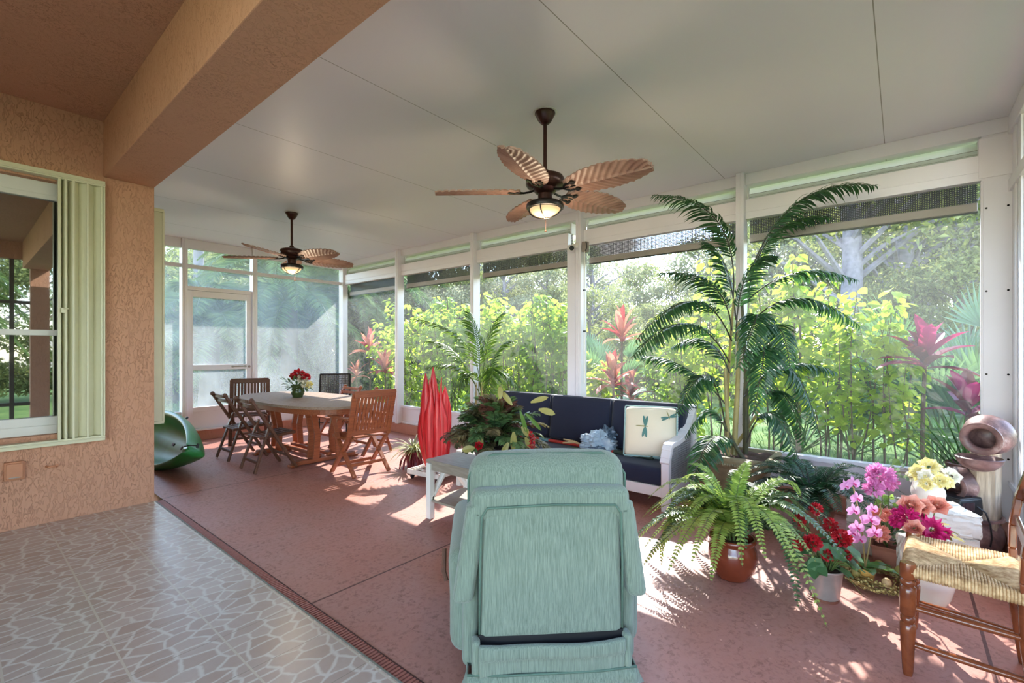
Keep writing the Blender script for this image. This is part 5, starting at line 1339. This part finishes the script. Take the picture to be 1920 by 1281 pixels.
b=B(); b.lathe([(0,0),(.07,0),(.06,.03),(.03,.06),(0,.06)],(0,0,0),14); obj('base',b,m['red_lacquer'],fl_,smooth=True)
# spider plant behind it
so2=V(3.50,4.42,0); spp=thing('spider_plant','variegated spider plant in a red pot behind the plant dolly','plant',so2)
b=B(); b.lathe([(0,0),(.08,0),(.105,.16),(.11,.18),(.095,.18),(.09,.15),(0,.15)],(0,0,0),20); obj('pot',b,m['burgundy_leaf'],spp,smooth=True,ang=50)
b=B(); b.mi=0
for i in range(90):
    a=R.uniform(0,6.28); b.leaf(V(0,0,.17),V(math.cos(a),math.sin(a),R.uniform(.6,1.8)),V(0,0,1),R.uniform(.22,.36),.016,.2,R.uniform(.4,.9),5)
obj('foliage',b,m['spider_leaf'],spp)
b=B()
for i in range(30):
    a=R.uniform(2.6,5.2); b.leaf(V(0,0,.17)+V(math.cos(a),math.sin(a),0)*.10,V(math.cos(a),math.sin(a),-.6),V(0,0,1),R.uniform(.16,.26),.018,.2,.6,4)
obj('trailing_leaves',b,m['burgundy_leaf'],spp)

# ---------------------------------------------------------------- leafy centrepiece on the coffee table
ao=V(2.74,2.45,.483); ar=thing('leafy_arrangement','big arrangement of dark and olive leaves in a bowl on the coffee table','plant',ao)
b=B(); b.lathe([(0,0),(.10,0),(.15,.05),(.17,.10),(.165,.13),(.15,.13),(.15,.10),(0,.09)],(0,0,0),24); obj('bowl',b,m['fountain_dark'],ar,smooth=True,ang=60)
for i in range(98):
    d=V(R.gauss(0,.8),R.gauss(0,.8),R.uniform(-.25,1.5)); d.normalize(); L_=R.uniform(.28,.46)*(1.0 if d.z<.5 else .85)
    base=V(0,0,.14); p2=base+V(d.x*L_*1.05,d.y*L_*1.05,d.z*L_*.9+.05); p1=base.lerp(p2,.55)+V(0,0,.07)
    p2.z=max(p2.z,.03); 
    g=R.random()
    frond(bez(base,p1,p2,6),15,.095,.036,m['rachis'],m['basket_leaf' if g<.42 else 'basket_leaf_red' if g<.6 else 'olive_leaf' if g<.66 else 'basket_leaf_green'],ar,'leaf_sprig',droop=.25,start=.25,fwd=.7,rr=(.003,.001),seg=2,rnd=.3)
for (u,v,l,w,dd) in ((963,810,.16,.05,(0,0,-1)),(978,800,.11,.045,(.4,-.3,-.6)),(985,820,.10,.04,(.3,-.3,-.9)),(953,830,.13,.045,(-.4,.3,-1)),(938,748,.10,.04,(0,0,1)),(1010,768,.14,.05,(.6,-.7,-.2)),(995,755,.15,.04,(.6,-.6,.3)),(975,770,.2,.03,(.1,-.3,-.9)),(985,775,.2,.03,(.5,-.5,-.7)),(960,760,.14,.04,(-.2,.3,.5)),(890,840,.10,.05,(-.8,.6,-.1)),(915,850,.09,.045,(.7,-.5,-.2)),(1010,860,.24,.035,(.7,-.7,-.3)),(905,835,.08,.045,(-.3,.2,.6))):
    b=B(); ovleaf(b,at(ao,u,v,3.36),V(*dd),l,w,up=V(-.7,-.6,.35),bend=.25); obj('broad_leaf',b,m['olive_leaf' if l<.19 else 'areca_leaf'],ar)
b=B(); c=at(ao,899,836,3.33); petals(b,c,V(-.8,-.6,.2),.03,6,.055,.035,2,.5,-.1,3); obj('flower_head',b,m['red_petal'],ar)
b=B()
for k in range(16): pompom(b,at(ao,998+R.uniform(-5,5),812+k*2.2,3.34),.012,7,.016,.012)
obj('flower_spike',b,m['red_petal'],ar)

# ---------------------------------------------------------------- areca by the window post, centrepiece jar
ro=V(4.42,4.22,0); rc_=thing('potted_areca','slender light green areca palm standing behind the end of the sofa','palm',ro)
b=B(); b.lathe([(0,0),(.12,0),(.15,.26),(.16,.28),(.14,.28),(.135,.24),(0,.23)],(0,0,0),22); obj('pot',b,m['terracotta'],rc_,smooth=True,ang=50); soil_disc(rc_,.135,.23)
for k in range(6):
    a=k*1.05; b=B(); b.tube([V(.04*math.cos(a),.04*math.sin(a),.24),V(.06*math.cos(a),.06*math.sin(a),.6),V(.07*math.cos(a),.07*math.sin(a),.95)],[.013,.011,.007],7); obj('cane',b,m['cane_gold'],rc_,smooth=True)
for (a,c,d_,off) in (((902,735),(868,640),(772,598),-.3),((900,740),(860,690),(798,690),-.25),((908,735),(930,665),(968,640),.1),((905,740),(925,690),(905,760),-.35),((900,720),(895,640),(880,585),.15),((905,730),(940,700),(975,735),-.1),((898,735),(850,660),(800,640),.15),((903,720),(918,630),(950,590),.2),((903,745),(885,700),(845,745),-.2)):
    p0=ray_d(*a,6.1)-ro; p1=ray_d(*c,6.1+off*.5)-ro; p2=ray_d(*d_,6.1+off)-ro; p1.x=min(p1.x,.28); p2.x=min(p2.x,.28)
    frond(bez(p0,p1,p2,10),26,.22,.028,m['stem_green'],m['areca_leaf'],rc_,droop=.4,start=.2,fwd=.7,rr=(.006,.002))
jo=(2.95,6.16,.743); jr=thing('green_jar','squat dark green ceramic jar holding flowers on the dining table','vase',jo)
b=B(); b.lathe([(0,0),(.06,0),(.066,.008),(.064,.02),(.082,.045),(.084,.075),(.076,.10),(.072,.125),(.085,.15),(.09,.165),(.084,.168),(.07,.15),(.062,.12),(0,.10)],(0,0,0),28); obj('body',b,m['green_ceramic'],jr,smooth=True,ang=60)
jf=(2.95,6.16,.87); jb=thing('table_bouquet','red and cream flowers with green leaves in the dark green jar','flowers',jf)
for (u,v,r_,mt) in ((560,702,.07,'red_petal'),(575,708,.05,'red_petal'),(567,711,.06,'white_petal'),(550,705,.045,'red_petal'),(572,720,.055,'white_petal'),(580,722,.045,'yellow_petal')):
    b=B(); pompom(b,at(jf,u,v,6.18),r_,60); obj('flower_head',b,m[mt],jb)
b=B(); s2=B()
for i in range(80):
    a=R.uniform(0,6.28); el=R.uniform(-.1,1.2); q=V(math.cos(a)*math.cos(el),math.sin(a)*math.cos(el),math.sin(el))*R.uniform(.05,.16); ovleaf(b,q,q.normalized()+V(R.gauss(0,.3),R.gauss(0,.3),R.gauss(0,.3)),R.uniform(.05,.09),.03)
    if i%6==0: s2.tube([V(0,0,-.05),q],.003,4)
for k in range(8): 
    q=at(jf,530+k*2.5,712-3*math.sin(k)+k*.8,6.15); ovleaf(b,q,V(-.5,.6,.4),.06,.03)
obj('foliage',b,m['basket_leaf_green'],jb); obj('stems',s2,m['stem_green'],jb)
# ---------------------------------------------------------------- outside
GZ=-.12
b=B(); n=40
vs=[];fs=[]
def gh(x,y): return GZ-.01+.05*math.sin(x*.3)*math.cos(y*.27)*min(1,max(0,(math.hypot(max(x-6,0),max(y-9,0)))/6))
for i in range(n+1):
    for j in range(n+1):
        x=-45+i*3.2; y=-45+j*3.2; vs.append((x,y,gh(x,y) if (x>6 or y>9.5) else GZ-.01))
for i in range(n):
    for j in range(n): a=i*(n+1)+j; fs.append((a,a+n+1,a+n+2,a+1))
b.add(vs,fs); o=struct('ground',b,m['lawn'],smooth=True)
b=B(); b.bb(4.95,5.35,-2,9.2,GZ-.02,GZ+.02); b.bb(1.1,5.35,8.45,9.0,GZ-.02,GZ+.02); o=obj('mulch_bed',b,m['mulch']); o['kind']='structure'
# grass blades
N=9000; P=np.zeros((N,3)); P[:,0]=5.4+NR.random(N)**1.6*7; P[:,1]=-1+NR.random(N)*12; P[:,2]=GZ-.02
D=NR.normal(size=(N,3))*.35; D[:,2]=1; U=NR.normal(size=(N,3)); vs,fs=leaves_np(P,D,U,NR.uniform(.06,.15,N),.010,.1,.3)
P[:,1]=8.6+NR.random(N)**1.5*8; P[:,0]=1+NR.random(N)*7
v2,f2=leaves_np(P,D,U,NR.uniform(.06,.15,N),.010,.1,.3); k=len(vs)
o=obj('grass',(vs+v2,fs+[tuple(i+k for i in f) for f in f2]),m['grass_leaf']); tag(o,'short green lawn grass growing beyond the screens','grass',kind='stuff')

# broadleaf shrubs
def shrub_proto(seed,h,nst=8,nl=78,tm=.1):
    rr=random.Random(seed); b=B(); s=B()
    for k in range(nst):
        a=rr.uniform(0,6.28); sp=rr.uniform(.05,.42); hh=h*rr.uniform(.72,1.0)
        pts=[V(.06*math.cos(a),.06*math.sin(a),0)]
        for t in (.25,.5,.75,1): pts.append(V(sp*t*math.cos(a)+rr.gauss(0,.03),sp*t*math.sin(a)+rr.gauss(0,.03),hh*t))
        s.tube(pts,[.010,.009,.007,.005,.003],6)
        for i in range(nl):
            t=1-(1-tm)*rr.random()**1.25; f=t*4; j=min(3,int(f)); q=pts[j].lerp(pts[j+1],f-j)
            aa=rr.uniform(0,6.28); d=V(math.cos(aa),math.sin(aa),rr.uniform(-.5,.5)); tw=rr.uniform(.03,.24)*(1.15-.7*t)
            q2=q+d*tw
            l=rr.uniform(.085,.145); up=V(rr.gauss(0,.5),rr.gauss(0,.5),1)
            d2=V(d.x,d.y,rr.uniform(-.9,.15)); b.leaf(q2,d2,up,l,l*.72,.14,.22,3)
            if i%3==0: s.tube([q,q2],.0022,4,cap=False)
    return b,s
protos={}
def shrub(i,x,y,h,label,group,deep=False):
    k=i%5+(5 if 'magenta' in label or 'tall potted' in label else 0)
    if k not in protos:
        b,s=shrub_proto(40+k,2.5) if k<5 else shrub_proto(40+k,2.5,4,58,.34); e=thing('garden_shrub',label,'shrub',(x,y,GZ),i*1.3,group); obj('foliage',b,m['shrub_leaf_deep' if k==3 and k<5 else 'shrub_leaf'],e); obj('stems',s,m['stem_brown'],e); protos[k]=e; e.scale=(h/2.5,)*3 if h<2.6 else (1.,1.,h/2.5)
    else:
        e=dup(protos[k],(x,y,GZ),i*1.3,label,group,(max(.75,h/2.5),max(.75,h/2.5),h/2.5))
SH=[(725,6.2,600),(768,6.1,548),(808,6.4,556),(850,6.1,550),(892,6.4,565),(925,6.1,540),(968,6.0,548),(1004,6.3,530),(1040,5.9,545),(1068,6.3,560),(838,6.9,560),(950,6.9,550),(1122,5.75,650),(1235,6.2,615),(1285,5.9,585),(1345,6.0,470),(1402,5.9,445),(1452,6.0,432),(1505,5.9,440),(1548,6.2,505),(1600,5.8,530),(1652,5.8,508),(1690,5.65,575),(1580,6.6,540),(1300,6.9,600)]
BN=lambda u:('in the window strip behind the red flame sculpture' if u<885 else 'in the window strip above the leafy centrepiece' if u<1075 else 'behind the sofa window' if u<1330 else 'behind the tall potted palm' if u<1520 else 'between the palm and the magenta cordyline')
for i,(u,x,v) in enumerate(SH):
    q=ray_x(u,v,x); shrub(i,q.x,q.y,max(.9,q.z-GZ),'yellow-green broadleaf shrub of the hedge seen '+BN(u),'hedge shrubs '+BN(u))

# cordylines
def cordyline(label,u,v,x,n,l,w,mat,mat2=None,stalk=True,group='cordylines'):
    q=ray_x(u,v,x); e=thing('cordyline',label,'plant',(q.x,q.y,GZ),0,group); h=q.z-GZ
    b=B(); b.tube([V(0,0,0),V(.03,.02,h*.5),V(0,0,h)],[.02,.017,.014],7); obj('stalk',b,m['stem_brown'],e,smooth=True)
    b=B(); b2=B()
    for i in range(n):
        a=i*2.4; el=1.5-1.25*(i/n)**1.1+R.gauss(0,.12); d=V(math.cos(a)*math.cos(el),math.sin(a)*math.cos(el),math.sin(el)); bb=b if (mat2 is None or i%3) else b2
        bb.leaf(V(0,0,h-.12*(i/n)),d,V(0,0,1) if el<1.2 else V(math.cos(a),math.sin(a),-.3)*-1,l*R.uniform(.75,1.1),w,.22,.12+.35*(i/n),7)
    obj('leaf_rosette',b,m[mat],e)
    if b2.v: obj('leaf_rosette',b2,m[mat2],e)
cordyline('tall thin red cordyline outside the sofa window',1166,628,5.9,14,.44,.10,'cordyline_leaf','cordyline_red')
cordyline('low coral-red cordyline just above the sofa back, outside',1150,712,5.6,20,.42,.11,'cordyline_leaf','cordyline_red')
cordyline('second low red cordyline above the sofa back, beside the coral one',1182,735,5.75,14,.36,.08,'cordyline_dark','cordyline_leaf')
cordyline('orange and pink cordyline outside the window by the corner post',693,655,6.2,18,.55,.12,'cordyline_leaf','cordyline_red')
cordyline('pinkish cordyline beside the garden shrubs near the corner window',722,690,6.0,16,.5,.12,'cordyline_leaf','cordyline_red')
cordyline('drooping orange cordyline low beside the corner window',668,700,5.9,12,.42,.09,'cordyline_leaf')
cordyline('magenta cordyline with broad leaves outside the window above the fountain',1735,668,5.5,16,.40,.12,'cordyline_pink','cordyline_dark')
cordyline('dark magenta cordyline low outside behind the fountain top pot',1815,760,5.35,14,.36,.10,'cordyline_pink','cordyline_dark')

# palmettos
def palmetto(label,u,v,x,n=16,l=.6,group='palmettos'):
    q=ray_x(u,v,x); e=thing('palmetto',label,'palm',(q.x,q.y,GZ),R.uniform(0,6),group); b=B(); s=B(); h=max(.6,q.z-GZ)
    for i in range(n):
        a=i*2.4; el=R.uniform(.25,1.4); d=V(math.cos(a)*math.cos(el),math.sin(a)*math.cos(el),math.sin(el)); c=V(0,0,.15)+d*h*R.uniform(.55,.9); s.tube([V(0,0,.05),c],.010,5)
        sd=d.orthogonal().normalized(); u2=d.cross(sd)
        ax=d.cross(V(0,0,1)).normalized(); nn=ax.cross(d)
        for k in range(22):
            t=-1.25+2.5*k/21; dd=d*math.cos(t)+ax*math.sin(t); b.leaf(c,dd,nn,l*(1-.15*abs(t)),.035,.2,.12,2)
    obj('fan_leaves',b,m['palmetto_leaf'],e); obj('stalks',s,m['stem_green'],e)
palmetto('grey-green fan palm outside, behind the magenta cordyline',1790,585,7.2,20,.75)
palmetto('lower grey-green fan palm behind the magenta cordyline',1755,700,7.0,16,.6)
palmetto('dark fan palm under the hedge shrubs behind the tall potted palm',1500,700,7.6,18,.6)
palmetto('dark fan palm under the hedge shrubs next to the bare stems',1600,690,7.9,18,.6)
palmetto('pale green fan palm far out beyond the sofa window',1132,640,7.6,16,.55)
palmetto('grey-green fan palm at the edge of the end window post',1840,660,7.5,18,.7)

# date palms beyond the end wall
def datepalm(label,x,y,z,n,L_,group='date palms'):
    e=thing('date_palm',label,'palm',(x,y,GZ),0,group)
    b=B(); b.tube([V(0,0,0),V(.02,0,z*.6),V(0,0,z-GZ)],[.24,.2,.2],12); 
    obj('trunk',b,m['bark_brown'],e,smooth=True)
    for i in range(n):
        a=i*2.4+R.uniform(-.2,.2); el=1.3-1.75*(i/n)+R.uniform(-.12,.12); dr=V(math.cos(a),math.sin(a),0); l=L_*R.uniform(.85,1.1); base=V(0,0,z-GZ)
        p1=base+dr*l*.5*math.cos(el)+V(0,0,l*.52*math.sin(el)+.12*l); p2=base+dr*l*(.98*max(.35,math.cos(el*.8)))+V(0,0,l*(.8*math.sin(el)-.32))
        p2.z=max(p2.z,.1)
        frond(bez(base,p1,p2,12),66,.44,.042,m['stem_green'],m['phoenix_leaf'],e,droop=.15,start=.16,fwd=.75,rr=(.02,.005),seg=1,rnd=.12,fold=.2)
datepalm('big arching date palm in the middle of the end screens',5.7,12.4,2.5,46,2.9)
datepalm('date palm seen through the corner window',8.7,13.2,2.5,36,3.2)
datepalm('yellow-tipped young date palm beyond the screen door',3.7,11.9,1.5,30,1.9)

# trees
def tree_proto(seed,h,cr,nb,nl,mat,bark,leaf=.2,tr=.22,low=.25):
    rr=random.Random(seed); g=np.random.default_rng(seed)
    e=bpy.data.objects.new('tree',None); COL.objects.link(e)
    s=B(); s.tube([V(0,0,0),V(.1,.05,h*.35),V(-.05,.1,h*.7),V(0,0,h*.95)],[tr,tr*.8,tr*.5,tr*.15],9)
    P=[];
    for k in range(nb):
        a=rr.uniform(0,6.28); zz=h*rr.uniform(low,1.0); rad_=cr*math.sin(PI*min(.97,max(.15,(zz/h-low*.7)/(1.02-low*.7))))**.6*rr.uniform(.35,1.0)
        c=V(rad_*math.cos(a),rad_*math.sin(a),zz); s.tube([V(0,0,max(.3,zz-rad_*.7)),V(c.x*.5,c.y*.5,zz-rad_*.25),c],[tr*.3,tr*.18,.012],5,cap=False)
        n=int(nl/nb); rs=cr*rr.uniform(.22,.36); d=g.normal(size=(n,3)); d/=np.linalg.norm(d,axis=1,keepdims=True); d*= (g.random((n,1))**.45)*rs; d[:,2]*=.7; P.append(d+np.array(c))
    P=np.concatenate(P); n=len(P); D=g.normal(size=(n,3)); D[:,2]-=.3; U=g.normal(size=(n,3)); U[:,2]+=.8
    vs,fs=leaves_np(P,D,U,g.uniform(leaf*.6,leaf*1.2,n),leaf*.5,.2,.15)
    obj('crown',(vs,fs),m[mat],e); obj('trunk',s,m[bark],e,smooth=True); return e
TP=[tree_proto(1,7.5,2.6,46,9000,'tree_leaf','bark_brown',.2),tree_proto(2,9,3.0,52,10000,'tree_leaf_grey','bark_grey',.19,.26),tree_proto(3,6,2.4,40,8000,'tree_leaf_grey','bark_grey',.17,.16,.12),tree_proto(4,4,2.0,34,7000,'tree_leaf','bark_brown',.15,.1,.05),tree_proto(5,10,3.4,44,7000,'tree_leaf','bark_grey',.21,.28,.4)]
used_=[False]*5
def tree(k,x,y,sc,label,group='trees beyond the lawn',rz=None):
    rz=R.uniform(0,6.28) if rz is None else rz
    if not used_[k]:
        used_[k]=True; e=TP[k]; e.location=(x,y,GZ); e.rotation_euler=(0,0,rz); e.scale=(sc,)*3; tag(e,label,'tree',group)
    else: dup(TP[k],(x,y,GZ),rz,label,group,sc)
def polar(u,d): q=ray_d(u,655,d); return q.x,q.y
A='grey-green tree of the dense wood seen through the windows over the hedge'
TR=[(700,17,1,1.0),(745,20,0,1.1),(790,16,1,.95),(830,22,1,1.2),(870,17,0,1.0),(905,21,1,1.1),(945,17,1,.9),(985,23,0,1.25),(1025,18,1,.85),(1062,24,1,1.0)]
for (u,d,k,s) in TR: tree(k,*polar(u,d),s*(.60 if d<19 else .70),A,'dense wood behind the hedge')
tree(2,*polar(1108,22),1.06,'slim pale tree just beside the thick window post, under the open sky')
tree(2,*polar(1143,26),.88,'low pale tree under the white clouds, next to the round-topped one')
tree(3,*polar(1200,28),1.55,'round-topped tree standing against the white clouds')
tree(3,*polar(1258,26),1.32,'low bushy tree under the clouds behind the palm fronds')
tree(3,*polar(1170,15),.62,'pale low bush behind the tall thin red cordyline')
tree(3,*polar(1225,15),.70,'pale low bush on the lawn below the round-topped tree')
tree(3,*polar(1110,13),.75,'pale bush beside the thick window post behind the fan palm')
tree(2,*polar(1310,24),1.15,'pale tree behind the upper fronds of the potted palm')
tree(3,*polar(1290,14),.72,'greyish bush beyond the hedge behind the potted palm')
tree(3,*polar(1370,15),.8,'greyish bush beyond the hedge behind the palm canes')
tree(1,*polar(1380,22),.95,'grey tree behind the middle of the potted palm')
tree(1,*polar(1480,20),1.0,'tall grey tree beyond the hedge beside the big trunk')
tree(4,*polar(1590,12),1.0,'large tree with a thick grey trunk beyond the hedge')
tree(4,*polar(1690,13.5),1.0,'spreading oak-like tree beyond the magenta cordyline')
tree(1,*polar(1640,19),1.1,'dark tree in the wood between the two big trunks')
tree(0,*polar(1740,17),1.0,'dark tree in the wood above the magenta cordyline')
tree(1,*polar(1800,14),.95,'dark tree above the fan palm by the end window post')
tree(0,*polar(1850,17),1.1,'dark tree at the edge of the end window post')
tree(3,*polar(1700,12),.85,'dark undergrowth bush behind the fan palms')
tree(3,*polar(1600,13),.8,'dark undergrowth bush behind the bare shrub stems')
tree(3,*polar(1800,11),.9,'dark undergrowth bush behind the fan palm by the end post')
tree(3,*polar(1480,13),.75,'dark undergrowth bush behind the hedge shrubs')
for k,(u,d,s) in enumerate([(690,14,.8),(735,19,1.0),(775,20,1.0),(812,18,.9),(855,20,1.0),(895,17,.9),(935,20,1.0),(975,18,.9),(1015,21,1.0),(1050,17,.9)]): tree(3,*polar(u,d),s,'low bush of the undergrowth below the dense wood behind the hedge','undergrowth below the wood')
for k,(u,d,s) in enumerate([(300,14,.8),(400,15,.9),(450,16,1.0),(495,15,.9),(545,17,1.0),(590,15,.9),(630,16,1.0)]): tree(3,*polar(u,d),s,'low bush of the undergrowth beyond the end screens','undergrowth beyond the end screens')
tree(0,*polar(668,15),.62,'green tree filling the corner window beyond the date palm')
tree(1,*polar(718,16),.58,'grey-green tree filling the corner window beside its post')
B2='mid-green tree of the thicket beyond the end screens'
for (u,d,k,s) in ((250,18,0,1.0),(300,21,1,1.05),(318,15,3,1.0),(345,24,0,1.2),(385,18,3,1.2),(400,24,1,1.0),(440,19,0,.95),(480,23,1,1.1),(520,18,3,1.3),(560,22,0,1.1),(600,20,1,1.05),(640,17,0,1.0),(670,21,1,1.1),(540,26,4,1.1),(330,13,3,.8)): tree(k,*polar(u,d),s*(.74 if k in (0,1) else .7 if k==4 else 1),B2,'thicket beyond the end screens')
# slim pine trunk
q=ray_d(365,655,15.5); e=thing('pine_tree','straight pine with a bare violet-grey trunk beyond the screen door','tree',(q.x,q.y,GZ))
b=B(); pts=[V(.12*math.sin(z*.4),0,z) for z in [i*.8 for i in range(17)]]; b.tube(pts,[.19-.006*i for i in range(17)],12); obj('trunk',b,m['bark_grey'],e,smooth=True)
P=unit(1800)*NR.uniform(.4,2.2,(1800,1)); P[:,2]=P[:,2]*.6+11.8; D=unit(1800); vs,fs=leaves_np(P,D,unit(1800),.35,.03); obj('crown',(vs,fs),m['tree_leaf'],e)
# small trees on the other side of the house, seen only in the window reflection
for (x,y,k,s) in ((-2.5,-9,0,.8),(.2,-12,1,.9),(-5,-12,0,1.),(1.8,-9,3,1.)): tree(k,x,y,s,'green tree mirrored in the house window','trees mirrored in the house window')
datepalm('feathery palm mirrored in the house window',-.6,-6.5,2.2,24,2.2,'palms mirrored in the house window')
e=thing('palm_trunk_tree','pale royal palm trunk mirrored in the house window','palm',(.12,-4.6,GZ)); b=B(); b.tube([V(0,0,0),V(0,0,1.5),V(0,0,5)],[.26,.22,.16],14); obj('trunk',b,m['bark_pale'],e,smooth=True)
SKYK,CLK,EXPO=.95,.8,1.2
# ---------------------------------------------------------------- light
to_sun=V(.687,.347,.636).normalized()
sl=bpy.data.lights.new('sun','SUN'); sl.energy=6.0; sl.angle=rad(.55); sl.color=(1,.95,.87)
so3=bpy.data.objects.new('sun',sl); COL.objects.link(so3); so3.rotation_euler=(-to_sun).to_track_quat('-Z','Y').to_euler(); so3.location=(20,10,20)
wd=bpy.data.worlds.new('world'); SCN.world=wd; wd.use_nodes=True; t=wd.node_tree; t.nodes.clear()
def nn(ty,**k):
    n=t.nodes.new('ShaderNode'+ty)
    for a,b_ in k.items(): setattr(n,a,b_)
    return n
sky=nn('TexSky',sky_type='NISHITA',sun_disc=False); sky.sun_elevation=rad(39.5); sky.sun_rotation=math.atan2(to_sun.x,to_sun.y); sky.air_density=1.; sky.dust_density=.2
tc=nn('TexCoord'); mp=nn('Mapping'); mp.inputs['Scale'].default_value=(1.6,1.6,4.2); t.links.new(tc.outputs['Generated'],mp.inputs[0])
nz=nn('TexNoise'); nz.inputs['Scale'].default_value=2.6; nz.inputs['Detail'].default_value=8; t.links.new(mp.outputs[0],nz.inputs['Vector'])
rp=nn('ValToRGB'); rp.color_ramp.elements[0].position=.46; rp.color_ramp.elements[1].position=.60; t.links.new(nz.outputs['Fac'],rp.inputs[0])
ml=nn('MixRGB',blend_type='MULTIPLY'); ml.inputs[0].default_value=1; ml.inputs[2].default_value=(SKYK,SKYK,SKYK,1); t.links.new(sky.outputs[0],ml.inputs[1])
mx=nn('MixRGB'); t.links.new(rp.outputs[0],mx.inputs[0]); t.links.new(ml.outputs[0],mx.inputs[1]); mx.inputs[2].default_value=(CLK,CLK*.99,CLK*.97,1)
bg=nn('Background'); t.links.new(mx.outputs[0],bg.inputs[0]); bg.inputs[1].default_value=1.
ou=nn('OutputWorld'); t.links.new(bg.outputs[0],ou.inputs[0])
vs_=SCN.view_settings; SCN.display_settings.display_device='sRGB'; vs_.view_transform='Standard'; vs_.look='None'; vs_.exposure=EXPO; vs_.gamma=1; vs_.use_curve_mapping=False
cy_=SCN.cycles; cy_.transparent_max_bounces=24; cy_.max_bounces=10; cy_.diffuse_bounces=5; cy_.glossy_bounces=4; cy_.transmission_bounces=6; cy_.caustics_reflective=False; cy_.caustics_refractive=False
